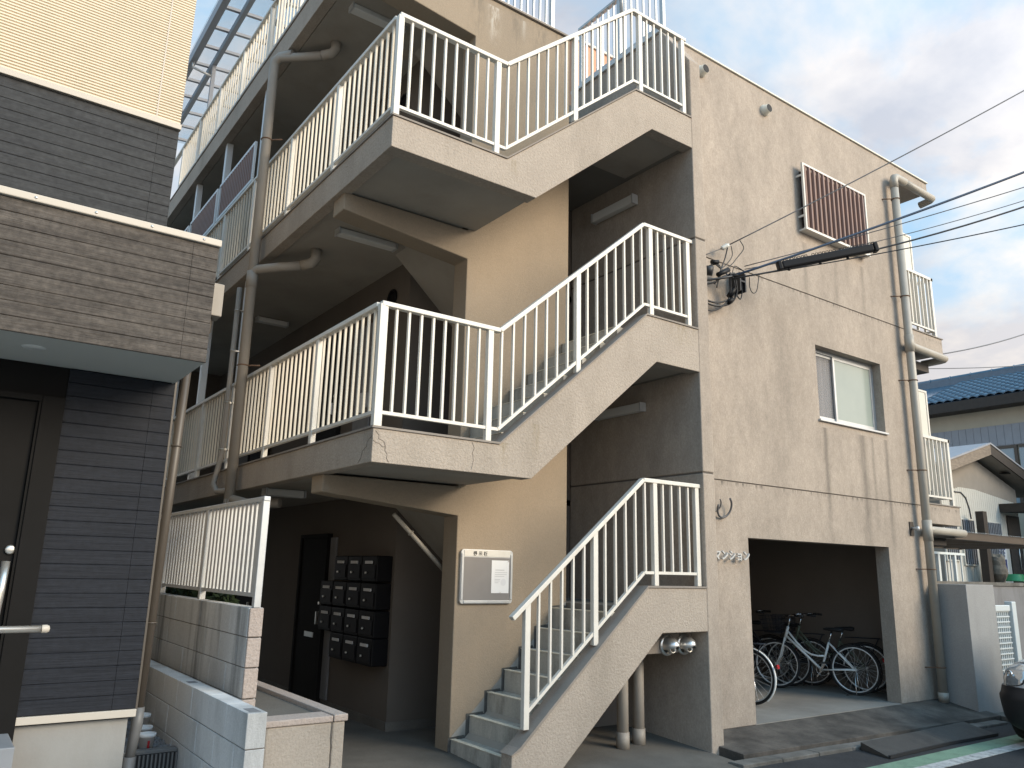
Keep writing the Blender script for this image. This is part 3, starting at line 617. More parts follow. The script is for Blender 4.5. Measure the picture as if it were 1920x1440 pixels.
railing('roof_railing', 'short white railing on top of stair dividing wall at roof', 'railing', None, 'x', 1.19, [(1.0, 8.20), (2.75, 8.20)], [1.1, 1.9, 2.68], [7, 7], (2, 1.19, 8.2), m=MT['alu2'])
T = railing('roof_railing', 'white railing on top of grey stair side wall, with satellite dish', 'railing', None, 'y', 3.96, [(.45, 8.43), (2.15, 8.43)], [.50, 1.3, 2.1], [6, 6], (3.96, 1, 8.43), m=MT['alu2'], h=1.06)
# fence on the block wall beside the entrance
railing('slat_fence', 'weathered white slat fence on grey block wall by entrance', 'fence', None, 'y', -.78, [(.03, 1.352), (3.6, 1.352)], [.06, 1.45, 2.84], [13, 13], (-.78, .5, 1.35), h=.775, hb=.085, m=MT['alu2'], mb_=MT['alu2'], bar=(.05, .014), top=(.05, .035), post_w=.05)

# silver columns and brown privacy screens at the corridor edge
GCo = 'silver columns between the corridor floors'
i = 0
names = {4.12: 'behind the big drainpipe', 5.90: 'second from the big drainpipe', 7.58: 'farthest one beside the dark house'}
for (z0, z1, fl) in ((5.497, 7.929, 'third floor'), (2.739, 5.183, 'second floor')):
    for y in (4.12, 5.90, 7.58):
        solo('steel_column', MB().box(.075, .165, y-.045, y+.045, z0, z1), MT['silver'], 'slim silver column on %s corridor, %s' % (fl, names[y]), 'column', (.12, y, z0), GCo, .004)
for (ya, yb, lab) in ((4.22, 5.84, 'brown slatted privacy screen between columns, nearer the big drainpipe'), (5.96, 7.52, 'brown slatted privacy screen between columns, beside the dark house'), (7.64, 9.2, 'brown slatted privacy screen at corridor end, mostly hidden by dark house')):
    sc = thing('privacy_screen', lab, 'screen', (.05, ya, 6.6), 'brown privacy screens on the third floor')
    part('frame', MB().box(.03, .06, ya, yb, 7.15, 7.19).box(.03, .06, ya, yb, 6.60, 6.64).box(.03, .06, ya, ya+.03, 6.641, 7.149).box(.03, .06, yb-.03, yb, 6.641, 7.149), MT['silver'], sc)
    sm = MB().prism([(.004, -.036), (-.022, -.014), (-.022, .010), (.004, .030), (.008, .028), (-.017, .008), (-.017, -.012), (.008, -.034)], 6.641, 7.149, 'xy').mesh('slat', MT['brown'], (0, 0, 6.6))
    n = int((yb-ya-.1)/.084)
    for k in range(n): link('slat', sm, sc, (.0, .06+k*.084, 0))

# louvred screen and pergola on the roof
lv = thing('louvre_screen', 'white horizontal slat screen behind the roof railing', 'screen', (.55, 5, 8.2))
for k in range(10):
    part('slat', MB().box(.54, .56, 3.4, 7.6, 8.30+k*.085, 8.345+k*.085), MT['wsid'], lv)
part('post', MB().box(.561, .60, 3.4, 3.45, 8.2, 9.2).box(.561, .60, 5.5, 5.55, 8.2, 9.2).box(.561, .60, 7.5, 7.55, 8.2, 9.2), MT['alu2'], lv)
pg = thing('pergola', 'grey metal pergola with clear roof sheets on the rooftop', 'pergola', (.3, 6, 8.2))
part('beam', MB().box(.07, .14, 3.0, 11, 10.22, 10.34), MT['gsid'], pg)
part('beam', MB().box(-.29, -.19, 3.0, 11, 10.16, 10.34), MT['gsid'], pg)
part('beam', MB().box(1.9, 2.0, 3.0, 11, 10.42, 10.52), MT['gsid'], pg)
part('purlin', MB().box(.62, .65, 3.0, 11, 10.37, 10.40), MT['gsid'], pg)
for k in range(14):
    y = 3.05+k*.6
    part('rafter', MB().bar((-.18, y, 10.345), (1.95, y, 10.545), .055, .05, (0, 1, 0)), MT['gsid'], pg)
part('roof_sheet', MB().bar((-.3, 7, 10.375), (2.0, 7, 10.585), 8.2, .006, (0, 1, 0)), MT['poly'], pg)
for y in (3.9, 7.55, 10.6):
    part('post', MB().box(.075, .135, y-.035, y+.035, 8.282, 10.22), MT['gsid'], pg)
    part('bracket', MB().cyl((.10, y, 10.0), (-.24, y, 10.05), .022, 8).cyl((-.24, y, 10.03), (-.24, y, 10.17), .02, 8), MT['alu2'], pg)
    part('rear_post', MB().box(1.92, 1.98, y-.03, y+.03, 8.2, 10.42), MT['gsid'], pg)
# rooftop parapet wall and dish
rw = thing('rooftop_wall', 'rooftop wall coloured salmon for sunset light, with white coping above the stairs', 'wall', (5.5, 2.7, 8.2))
part('wall', MB().box(4.20, 7.5, 2.6, 2.8, 8.2, 9.72), MT['salmon'], rw)
part('coping', MB().box(4.17, 7.53, 2.57, 2.83, 9.721, 9.76), MT['panel'], rw)
ds = thing('satellite_dish', 'small grey satellite dish clamped to the roof railing', 'satellite dish', (3.96, 1.25, 9.2))
dm = MB().lathe([(.001, .0), (.08, .010), (.15, .035), (.19, .058), (.20, .060), (.192, .070), (.15, .045), (.08, .02), (.001, .01)], (0, 0, 0), 'y', 24)
o = part('dish', dm, MT['gsid'], ds, local=True); o.location = (-.02, .1, .48); o.rotation_euler = (R(-25), 0, R(-35))
part('pole', MB().cyl((0, 0, 0), (0, 0, .5), .02, 10).cyl((0, 0, .46), (-.02, .08, .48), .018, 8), MT['alu2'], ds, local=True)
part('feed_arm', MB().cyl((-.02, .1, .32), (-.22, -.2, .42), .008, 6).box(-.25, -.20, -.23, -.18, .39, .45), MT['gsid'], ds, local=True)

# ------------------------------------------------------------------ pipes
def clampring(c, r, wall, m): return MB().torus(c, (0, 0, 1), r+.004, .008, 20, 6).cyl(c, wall, .009, 6)
dp = thing('drainpipe', 'thick grey-brown drainpipe with elbows standing before the corridor edge', 'drainpipe', (-.1, 3.3, 2.2))
part('pipe', MB().tube([(-.1, 3.28, 2.1), (-.1, 3.28, 7.72), (-.1, 3.25, 7.80), (-.06, 3.2, 7.845), (0.05, 3.05, 7.85)], .058, 16), MT['pvc'], dp)
part('elbow', MB().tube([(-.1, 3.28, 7.55), (-.1, 3.28, 7.74), (-.09, 3.26, 7.80), (-.05, 3.18, 7.83), (.15, 2.95, 7.80), (.32, 2.75, 7.78)], .055, 14).tube([(.32, 2.75, 7.78), (.40, 2.66, 7.79), (.43, 2.62, 7.84), (.43, 2.62, 7.95)], .062, 14), MT['pvc'], dp)
part('elbow', MB().tube([(-.1, 3.28, 4.82), (-.1, 3.28, 4.98), (-.06, 3.22, 5.02), (.1, 3.0, 5.02), (.30, 2.77, 5.02)], .055, 14).tube([(.30, 2.77, 5.02), (.38, 2.68, 5.04), (.41, 2.64, 5.09), (.41, 2.64, 5.2)], .062, 14), MT['pvc'], dp)
part('collar', MB().cyl((-.1, 3.28, 4.8), (-.1, 3.28, 5.0), .065, 16), MT['pvc'], dp)
part('elbow', MB().tube([(-.1, 3.28, 2.35), (0.02, 3.1, 2.3), (.3, 2.8, 2.3)], .05, 12).tube([(-.1, 3.28, 2.34), (-.1, 3.28, .2)], .058, 14), MT['pvc'], dp)
for z in (6.72, 3.86): part('clamp', clampring((-.1, 3.28, z), .058, (.05, 3.15, z), MT['rust']), MT['rust'], dp)
cd = thing('conduit', 'thin grey conduit strapped beside the thick drainpipe', 'pipe', (-.06, 4.0, 2.4))
part('pipe', MB().tube([(-.03, 4.0, 5.02), (-.03, 4.0, 2.95), (-.06, 4.02, 2.72), (-.09, 4.0, 2.56), (-.1, 3.8, 2.46), (-.1, 3.4, 2.44)], .032, 12), MT['pvc'], cd)
for z in (4.72, 4.2, 3.55, 2.98): part('strap', MB().torus((-.03, 4.0, z), (0, 0, 1), .034, .006, 16, 6).box(-.02, .07, 3.97, 4.0, z-.01, z+.01), MT['steel'], cd)
rp = thing('drainpipe', 'tall beige drainpipe at right end of stucco front wall', 'drainpipe', (9.08, .3, 0))
part('pipe', MB().tube([(9.06, .30, .0), (9.06, .30, 7.86)], .060, 18), MT['pvc2'], rp)
part('elbow', MB().tube([(9.06, .30, 7.8), (9.06, .30, 7.93), (9.08, .30, 7.985), (9.14, .30, 8.01), (9.4, .30, 8.01)], .064, 16), MT['pvc2'], rp)
part('branch', MB().tube([(9.3, .305, 8.01), (10.42, .36, 8.06)], .06, 14).tube([(10.42, .36, 8.06), (10.47, .42, 8.06), (10.47, .6, 8.04)], .06, 14), MT['pvc2'], rp)
for z in (5.19, 2.37): part('branch', MB().tube([(9.06, .30, z), (9.3, .36, z), (10.36, .40, z)], .058, 14).tube([(10.3, .40, z), (10.39, .44, z), (10.41, .52, z), (10.41, .8, z)], .062, 12), MT['pvc2'], rp)
part('collar', MB().cyl((9.06, .3, 5.05), (9.06, .3, 5.32), .068, 16).cyl((9.06, .3, 2.2), (9.06, .3, 2.5), .068, 16).cyl((9.06, .3, .02), (9.06, .3, .13), .07, 16), MT['pvc2'], rp)
for z in (7.6, 5.95, 4.60, 3.23, 1.80, .46): part('clamp', MB().torus((9.06, .3, z), (0, 0, 1), .064, .008, 20, 6).cyl((9.0, .32, z), (8.88, .43, z), .009, 6), MT['rust'], rp)
for (x, y, lab) in ((3.14, .50, 'left brown pipe standing under the stair landing'), (3.42, .56, 'right brown pipe under the stairs, next to side wall')):
    u = thing('standpipe', lab, 'pipe', (x, y, -.05), 'brown pipes under the stairs')
    part('pipe', MB().cyl((x, y, -.05), (x, y, 1.1), .058, 18), MT['pvc'], u)
    part('collar', MB().cyl((x, y, -.04), (x, y, .12), .066, 18), MT['pvc'], u)
for (x, lab) in ((3.49, 'left round steel vent hood under the stair landing'), (3.735, 'right round steel vent hood, close to the side wall')):
    v = thing('vent_hood', lab, 'vent', (x, .2, .95), 'steel vent hoods under the stairs')
    part('flange', MB().lathe([(.001, .22), (.104, .22), (.104, .205), (.094, .20), (.085, .195)], (x, 0, .95), 'y', 24), MT['satin'], v)
    hood = MB(); n = 20; m_ = 8
    vs = []
    for a in range(m_+1):
        th = math.pi/2*a/m_
        for b in range(n+1):
            ph = -R(28)+(math.pi+R(56))*b/n
            rr = .086*math.cos(th)
            vs.append((x+rr*math.cos(ph),   .2-.135*math.sin(th), .95+rr*math.sin(ph)))
    hood._add(vs, [(a*(n+1)+b, a*(n+1)+b+1, (a+1)*(n+1)+b+1, (a+1)*(n+1)+b) for a in range(m_) for b in range(n)], True)
    part('hood', hood, MT['satin'], v)
    part('duct', MB().lathe([(.001, .2), (.045, .2), (.045, .13), (.035, .13), (.035, .19)], (x, 0, .92), 'y', 14), MT['steel'], v)
for (x, z, lab) in ((5.90, 8.03, 'small round vent high on the stucco wall, in the open'), (4.58, 8.09, 'small round vent half hidden behind the stair pillar top')):
    v = thing('wall_vent', lab, 'vent', (x, .43, z), 'small round vents below the roof edge')
    part('cap', MB().lathe([(.082, .43), (.082, .405), (.070, .395), (.060, .335), (.054, .335), (.054, .34)], (x, 0, z), 'y', 22), MT['panel'], v)
    part('vent_shade_disc', MB().lathe([(.001, .3335), (.0575, .3335)], (x, 0, z), 'y', 20), MT['black'], v)  # black disc stands in for the shade inside the vent mouth

# ------------------------------------------------------------------ lamps
def tube_lamp(label, a, b, size, group):
    t = thing('tube_lamp', label, 'lamp', a, group)
    a = Vector(a); b = Vector(b); d = (b-a).normalized()
    part('cover', MB().bar(a, b, size[0], size[1], (1, 0, 0) if abs(d.y) > .5 else (0, 1, 0)), MT['lampw'], t, .012)
    for p, q in ((a-d*.02, a-d*.0005), (b+d*.0005, b+d*.02)): part('end_cap', MB().bar(p, q, size[0]*1.06, size[1]*1.06, (1, 0, 0) if abs(d.y) > .5 else (0, 1, 0)), MT['alu2'], t)
GL = 'white tube lamps of stairs and corridors'
tube_lamp('white tube lamp on stair wall above the middle railing', (3.815, .92, 6.22), (3.815, 1.66, 6.22), (.09, .12), GL)
tube_lamp('white tube lamp on stair wall above the lowest railing', (3.815, .84, 3.545), (3.815, 1.62, 3.545), (.09, .10), GL)
tube_lamp('white tube lamp on ceiling beneath the third floor slab', (.37, 1.93, 5.165), (1.04, 1.93, 5.165), (.12, .07), GL)
tube_lamp('white tube lamp on top floor ceiling near the roof edge', (.30, 1.87, 7.895), (.95, 1.87, 7.895), (.12, .07), GL)
tube_lamp('dim white tube lamp deep inside second floor corridor', (.72, 5.6, 5.165), (1.15, 5.6, 5.165), (.12, .07), GL)
tube_lamp('white box lamp under the second floor slab, left of beam end', (.2, 3.0, 2.425), (.62, 3.0, 2.425), (.14, .08), GL)
mt_ = thing('corridor_meter', 'grey round meter on the dark wall behind middle railing', 'meter', (1.38, 3.1, 3.6))
part('body', MB().cyl((1.409, 3.0, 3.62), (1.32, 3.0, 3.62), .09, 18), MT['gsid'], mt_); part('box', MB().box(1.36, 1.409, 3.2, 3.36, 3.5, 3.75), MT['lampw'], mt_)
for z in (4.83, 7.5):
    rv = solo('range_vent', MB().torus((1.395, 2.62, z), (1, 0, 0), .10, .016, 22, 6).cyl((1.409, 2.62, z), (1.40, 2.62, z), .1, 20), MT['black'], 'round black vent ring high on %s corridor wall' % ('second floor' if z < 5 else 'top floor'), 'vent', (1.4, 2.62, z), 'round vents on the corridor walls')
hp = thing('soffit_pipe', 'thin pale pipe sloping under the flight above the mailboxes', 'pipe', (1.2, 1.36, 2))
part('pipe', MB().cyl((.95, 1.40, 2.16), (1.62, 1.40, 1.57), .022, 10), MT['pvc2'], hp); part('clip', MB().torus((1.15, 1.40, 1.985), (.75, 0, -.66), .026, .007, 12, 6), MT['pvc2'], hp)

# ------------------------------------------------------------------ mailboxes
rows = [(1.49, [2.24, 2.61, 2.98]), (1.20, [2.24, 2.61, 2.98, 3.35]), (.91, [2.24, 2.61, 2.98, 3.35]), (.63, [2.24, 2.61, 2.98])]
colw = ['nearest the stairs', 'second from the stairs', 'third from the stairs', 'farthest from the stairs']
roww = ['top row', 'upper middle row', 'lower middle row', 'bottom row']
for ri, (z, ys) in enumerate(rows):
    for ci, y in enumerate(ys):
        mb = thing('mailbox', 'black wall mailbox in the %s, %s' % (roww[ri], colw[ci]), 'mailbox', (1.409, y, z), 'black mailboxes on the entrance wall')
        part('body', MB().box(1.22, 1.409, y+.004, y+.362, z+.004, z+.281), MT['black'], mb, .012)
        part('flap', MB().box(1.208, 1.2195, y+.03, y+.335, z+.04, z+.185), MT['blackp'], mb, .003)
        part('name_plate', MB().box(1.207, 1.2195, y+.10, y+.27, z+.195, z+.225), MT['label'], mb)
        part('knob', MB().cyl((1.2075, y+.22, z+.10), (1.19, y+.22, z+.10), .012, 10), MT['steel'], mb)
# notice board
nb = thing('notice_board', 'grey felt notice board in rounded metal frame on stair wall', 'notice board', (1.83, 1.06, 1.32))
x0, x1, z0, z1 = 1.515, 2.138, 1.322, 1.842
def rounded(x0, x1, z0, z1, r, n=5):
    pts = []
    for cx, cz, a in ((x1-r, z1-r, 0), (x0+r, z1-r, 90), (x0+r, z0+r, 180), (x1-r, z0+r, 270)):
        pts += [(cx+r*math.cos(R(a+90*i/n)), cz+r*math.sin(R(a+90*i/n))) for i in range(n+1)]
    return pts
part('frame', MB().prism(rounded(x0, x1, z0, z1, .035), 1.03, 1.059), MT['alu2'], nb, .004)
part('felt', MB().box(x0+.036, x1-.036, 1.027, 1.0295, z0+.036, z1-.075), MT['board'], nb)
part('header', MB().box(x0+.036, x1-.036, 1.026, 1.0295, z1-.068, z1-.006), MT['alu'], nb, .002)
part('side_rail', MB().box(x0+.006, x0+.032, 1.022, 1.0295, z0+.04, z1-.04).box(x1-.032, x1-.006, 1.022, 1.0295, z0+.04, z1-.04).box(x0+.04, x1-.04, 1.022, 1.0295, z0+.006, z0+.032), MT['alu2'], nb, .004)
def text(name, body, size, m, parent, loc, ext=.0, rot=(90, 0, 0), bold=0.0, spacing=1.0):
    c = bpy.data.curves.new(name, 'FONT'); c.body = body; c.size = size; c.extrude = ext; c.offset = bold; c.space_character = spacing; c.resolution_u = 3
    o = bpy.data.objects.new(name+'_tmp', c); COL.objects.link(o)
    dg = bpy.context.evaluated_depsgraph_get(); me = bpy.data.meshes.new_from_object(o.evaluated_get(dg)); me.name = name
    bpy.data.objects.remove(o); me.materials.clear(); me.materials.append(m)
    q = link(name, me, parent); q.rotation_euler = [R(a) for a in rot]
    og = ORG[parent.name] if parent else (0, 0, 0); q.location = (loc[0]-og[0], loc[1]-og[1], loc[2]-og[2]); return q
for i, ch in enumerate('掲示板'): text('character', ch, .046, MT['ink'], nb, (1.652+i*.062, 1.0252, 1.786), .0004, bold=.0012)
pn = thing('paper_notice', 'white printed sheet pinned to right half of notice board', 'notice', (1.98, 1.026, 1.42))
ps = MB(); npx = 6
for i in range(npx):
    for j in range(npx):
        f = lambda a, b: (1.874+.212*a/npx, 1.0262-.002*(abs(a/npx-.5)*2)**4, 1.425+.317*b/npx)
        ps.quad(f(i, j), f(i+1, j), f(i+1, j+1), f(i, j+1))
part('sheet', ps, MT['paper'], pn)
for k, (a, b, z, h) in enumerate(((1.92, 2.03, 1.645, .006), (1.915, 2.065, 1.622, .004), (1.915, 2.06, 1.603, .004), (1.915, 2.03, 1.585, .004), (1.913, 1.98, 1.555, .004), (1.913, 1.975, 1.54, .004), (1.915, 1.96, 1.523, .004))):
    part('print_line', MB().box(a, b, 1.0236, 1.0240, z, z+h), MT['ink2'], pn)
part('print_seal', MB().lathe([(.001, 1.0246), (.034, 1.0246)], (2.02, 0, 1.53), 'y', 20), MT['ink3'], pn)
for x, z in ((2.075, 1.735), (1.98, 1.432)): part('pin', MB().cyl((x, 1.02, z), (x, 1.012, z), .004, 8), MT['steel'], pn)
# name letters on the wall
sg = thing('building_name', 'raised metal katakana letters beside the bicycle garage opening', 'sign', (4.8, .43, 1.83))
for i, ch in enumerate('マンション'):
    q = text('letter', ch, .122, MT['alu2'], sg, (4.43+.127*i, .372, 1.828), .012, bold=.003)
# cable loops and hook
solo('cable_loop', MB().tube([(4.64+.115*math.cos(a), .36-.04*math.sin(a), 2.41+.115*math.sin(a)) for a in [R(60-12*i) for i in range(22)]], .012, 8), MT['cableg'], 'thick grey cable loop out of the wall above the name letters', 'cable', (4.64, .36, 2.41), 'cable loops on the wall')
solo('cable_loop', MB().tube([(4.52+.075*math.cos(a), .38-.03*math.sin(a), 2.43+.075*math.sin(a)) for a in [R(60-12*i) for i in range(22)]], .008, 8), MT['cableg'], 'thin cable loop on the wall, half hidden by stair pillar', 'cable', (4.52, .38, 2.43), 'cable loops on the wall')
hk = thing('wall_hook', 'small dark metal bracket on wall left of beige drainpipe', 'bracket', (8.85, .43, 2.36))
part('plate', MB().box(8.80, 8.90, .415, .43, 2.27, 2.47), MT['darkw'], hk); part('hook', MB().cyl((8.85, .415, 2.38), (8.85, .33, 2.37), .02, 8).cyl((8.85, .33, 2.40), (8.85, .33, 2.34), .025, 8), MT['alu2'], hk)

# ------------------------------------------------------------------ bicycles (local: x forward, z up, origin at rear wheel contact)
def wheel_mesh(parent, cx, R_=.325):
    rim = MB().torus((cx, 0, .345), (0, 1, 0), .302, .011, 44, 8).cyl((cx, -.035, .345), (cx, .035, .345), .022, 12)
    for k in range(20):
        a = 2*math.pi*k/20; s_ = .028 if k % 2 else -.028; b = a+(.35 if k % 4 < 2 else -.35)
        rim.tube([(cx+.02*math.cos(b), s_, .345+.02*math.sin(b)), (cx+.30*math.cos(a), 0, .345+.30*math.sin(a))], .0016, 4, False)
    w_ = part('wheel', rim, MT['rim'], parent, local=True)
    part('tyre', MB().torus((cx, 0, .345), (0, 1, 0), .325, .019, 48, 10), MT['rubber'], w_, local=True)
def bicycle(label, loc, rz, paint, basket=True, rack=True, guard='blackp', lean=0):
    b = thing('bicycle', label, 'bicycle', loc, 'bicycles parked in the garage recess', rz); b.rotation_euler = (R(lean), 0, rz)
    WB = 1.10
    wheel_mesh(b, 0); wheel_mesh(b, WB)
    fr = MB()
    ht, hb_ = (.905, .89), (.955, .73); bb = (.46, .31); sl = (.335, .70); seat = (.30, .86)
    T3 = lambda p, y=0: (p[0], y, p[1])
    fr.cyl(T3(ht), T3(hb_), .021, 12).cyl(T3((.945, .76)), T3(bb), .018, 12)
    fr.tube([T3((.92, .83)), T3((.80, .68)), T3((.70, .575)), T3((.60, .515)), T3((.50, .50)), T3((.395, .505))], .0145, 10)
    fr.cyl(T3(sl), T3(bb), .017, 12)
    for s_ in (-.05, .05):
        fr.tube([T3((.325, .68), s_*.4), T3((.0, .345), s_)], .009, 8); fr.tube([T3(bb, s_*.5), T3((0, .345), s_)], .010, 8)
    part('frame', fr, paint, b, local=True)
    fk = MB()
    for s_ in (-.05, .05): fk.tube([T3((.955, .735), s_*.6), T3((.985, .62), s_), T3((1.03, .47), s_), T3((WB, .345), s_)], [.013, .012, .010, .008], 8)
    part('fork', fk, paint, b, local=True)
    hbm = MB().cyl(T3((.905, .88)), T3((.87, 1.03)), .012, 10).tube([T3((.62, 1.06), -.28), T3((.80, 1.07), -.26), T3((.90, 1.05), -.12), T3((.90, 1.04), 0), T3((.90, 1.05), .12), T3((.80, 1.07), .26), T3((.62, 1.06), .28)], .011, 8)
    hbo = part('handlebar', hbm, MT['chrome'], b, local=True)
    for q in (-1, 1): part('grip', MB().cyl(T3((.74, 1.068), q*.27), T3((.61, 1.06), q*.283), .017, 10), MT['rubber'], hbo, local=True)
    sdm = MB(); prof = [(-.13, .085, .045), (-.09, .10, .055), (0, .075, .045), (.10, .03, .035), (.14, .018, .02)]
    vs = []
    for (x, w_, h_) in prof:
        for k in range(10):
            a = 2*math.pi*k/10; vs.append((.26+x, w_*math.cos(a), .885+h_*.6*math.sin(a)))
    sdm._add(vs, [(i*10+k, i*10+(k+1) % 10, (i+1)*10+(k+1) % 10, (i+1)*10+k) for i in range(4) for k in range(10)]+[tuple(range(10)), tuple(range(40, 50))], True)
    sdo = part('saddle', sdm, MT['rubber'], b, local=True)
    part('seat_post', MB().cyl(T3(sl), T3((.285, .86)), .013, 10), MT['chrome'], sdo, local=True)
    for cx, a0, a1 in ((0, -50, 205), (WB, -15, 165)):
        # mudguard arc (strip with thickness), measured from the rear horizontal
        gm = MB(); n = 22; vs = []
        for i in range(n+1):
            a = R(180-a0)-(R(a1-a0))*i/n if cx == 0 else R(a1)-(R(a1-a0))*i/n
            for y, rr in ((-.027, .352), (0, .364), (.027, .352), (0, .358)): vs.append((cx+rr*math.cos(a), y, .345+rr*math.sin(a)))
        gm._add(vs, [(i*4+k, i*4+(k+1) % 4, (i+1)*4+(k+1) % 4, (i+1)*4+k) for i in range(n) for k in range(4)], True)
        part('mudguard', gm, MT[guard], b, local=True)
    part('rear_reflector', MB().cyl((-.375, 0, .50), (-.40, 0, .505), .028, 12), MT['red'], b, local=True)
    cr = MB().torus((.46, -.055, .31), (0, 1, 0), .085, .006, 24, 6).cyl((.46, -.09, .31), (.46, .09, .31), .014, 10).bar((.46, -.09, .31), (.55, -.09, .20), .012, .018).bar((.46, .09, .31), (.37, .09, .42), .012, .018)
    cro = part('crank', cr, MT['chrome'], b, local=True)
    part('pedal', MB().box(.51, .60, -.17, -.10, .19, .212).box(.32, .41, .10, .17, .41, .432), MT['rubber'], cro, local=True)
    part('chain_guard', MB().box(.02, .52, -.068, -.058, .33, .40), MT[guard], b, local=True)
    part('kick_stand', MB().tube([(0, -.06, .33), (-.02, -.12, .02), (.12, -.12, .0), (.12, .12, .0), (-.02, .12, .02), (0, .06, .33)], .007, 6), MT['chrome'], b, local=True)
    if rack:
        rk = MB()
        for y in (-.06, 0, .06): rk.tube([(.26, y*.6, .76), (.1, y, .765), (-.22, y, .765)], .006, 6)
        rk.tube([(-.22, -.06, .765), (-.235, 0, .765), (-.22, .06, .765)], .006, 6)
        for y in (-.06, .06): rk.tube([(-.2, y, .765), (0, y, .35)], .005, 6)
        part('rear_rack', rk, MT['biked'], b, local=True)
    if basket:
        bk = MB()
        def ring(z, x0_, x1_, w_): bk.tube([(x0_, -w_, z), (x1_, -w_, z), (x1_, w_, z), (x0_, w_, z), (x0_, -w_, z)], .004, 5)
        for i in range(5): f = i/4; ring(.80+.24*f, 1.0-.01*f, 1.23+.06*f, .13+.05*f)
        for i in range(9):
            y = -.13+.26*i/8
            bk.tube([(1.23, y, .80), (1.29, y*1.38, 1.04)], .0025, 4); bk.tube([(1.0, y, .80), (.99, y*1.38, 1.04)], .0025, 4); bk.tube([(1.0, y, .80), (1.23, y, .80)], .0025, 4)
        for i in range(7):
            x = 1.0+.23*i/6
            for s_ in (-1, 1): bk.tube([(x, s_*.13, .80), (.99+.30*i/6, s_*.18, 1.04)], .0025, 4)
        part('basket', bk, MT['biked'], b, local=True)
    return b
ang = math.atan2(1.02, -.40)
bicycle('white city bicycle with step-through frame, frontmost in the garage', (8.32, 1.15, .03), ang, MT['bikew'], rack=False)
bicycle('silver bicycle half hidden by garage left edge, rear mudguard white', (6.215, 1.33, .03), math.atan2(1, -.12), MT['bikes'], guard='bikew')
bicycle('olive green bicycle directly behind the white one', (8.72, 1.22, .03), math.atan2(1.02, -.46), MT['bikeo'])
bicycle('dark bicycle with rear rack behind the olive green one', (8.66, 2.1, .03), math.atan2(1.02, -.5), MT['biked'], basket=True)
bicycle('navy bicycle deepest in the garage against the back wall', (8.55, 2.75, .03), math.atan2(.8, -.55), MT['biken'], basket=True)

# ------------------------------------------------------------------ block walls and planter
def blockwall(name, label, x0, x1, ya, yb, ztop, m, mf, course=.2, length=.4, front=None):
    T = thing(name, label, 'wall', ((x0+x1)/2, (ya+yb)/2, 0))
    nz = 5; k = 0
    for c in range(nz):
        zt = ztop-c*course; off = length/2 if c % 2 else 0
        y = ya
        first = True
        while y < yb:
            ln = (length-off) if first and off else length
            ye = min(y+ln, yb)
            j = random.uniform(-.0025, .0025)
            o = part('block', MB().box(x0+j, x1+j*.3, y+.003, ye-.003, zt-course+.005, zt), m, T, .004)
            y = ye; first = False
    part('mortar', MB().box(x0+.007, x1-.007, ya+.006, yb-.006, ztop-nz*course, ztop-.006), MT['groove'], T)
    return T
bw = blockwall('block_wall', 'upper grey concrete block wall with dark drip stains, carrying slat fence', -.83, -.73, .05, 4.4, 1.352, MT['block'], None)
for c in range(4):
    part('end_block', MB().box(-.828, -.732, .03, .0525, 1.352-.2*(c+1)+.006, 1.352-.2*c-.002), MT['pink'], bw, .006)
lw = blockwall('block_wall', 'lower pale block wall in front, with open block core at end', -1.052, -.935, -.78, 3.4, .80, MT['block2'], None)
part('block_core', MB().box(-1.025, -.962, -.745, -.60, .78, .8012), MT['rett'], lw)
part('block_core', MB().box(-1.025, -.962, .62, .72, .78, .8012), MT['rett'], lw)
pl = thing('planter', 'pinkish tan stucco planter box with cracked right corner', 'planter', (-.5, .3, 0))
part('wall', MB().box(-.80, -.35, -.40, -.30, -.1, .64).box(-.349, -.26, -.40, 1.5, -.1, .64), MT['tan'], pl, .012)
part('rim', MB().box(-.81, -.352, -.41, -.22, .6405, .68).box(-.345, -.245, -.41, 1.5, .6405, .685), MT['pink'], pl, .006)
part('fill', MB().box(-.80, -.351, -.219, 1.5, .2, .655), MT['concrete'], pl)
ck = MB(); pts = [(-.352, .64)]; z = .64
while z > .02:
    z -= .05; pts.append((-.352+random.uniform(-.009, .009), z))
for a, b_ in zip(pts, pts[1:]): ck.bar((a[0], -.402, a[1]), (b_[0], -.402, b_[1]), .004, random.uniform(.004, .010))
part('crack', ck, MT['groove'], pl)
# hedge strip between block wall and corridor
def leaves(name, label, cat, boxes, n, m, size=.05, kind=None):
    mb = MB()
    for _ in range(n):
        x0, x1, y0, y1, z0, z1 = random.choice(boxes)
        c = Vector((random.uniform(x0, x1), random.uniform(y0, y1), z0+(z1-z0)*random.random()**.7))
        a = Vector((random.gauss(0, 1), random.gauss(0, 1), random.gauss(0, .6))).normalized(); b = a.orthogonal().normalized(); s_ = size*random.uniform(.6, 1.4)
        mb._add([c-a*s_, c+b*s_*.45, c+a*s_, c-b*s_*.45], [(0, 1, 2, 3)])
    return mb
hd = leaves('hedge', '', '', [(-.70, -.50, 1.3, 4.2, 1.0, 1.44)], 2200, MT['leafd'], .04)
h = thing('hedge', 'dark green hedge between block wall and corridor floor', 'hedge', (-.4, 2, 0))
part('foliage', hd, MT['leaf'], h); st = MB()
for k in range(9): st.tube([(-.6, 1.4+k*.3, 0), (-.62+random.uniform(-.05, .05), 1.4+k*.3, .7), (-.6, 1.42+k*.3, 1.2)], [.02, .014, .006], 6)
part('stem', st, MT['bark'], h)
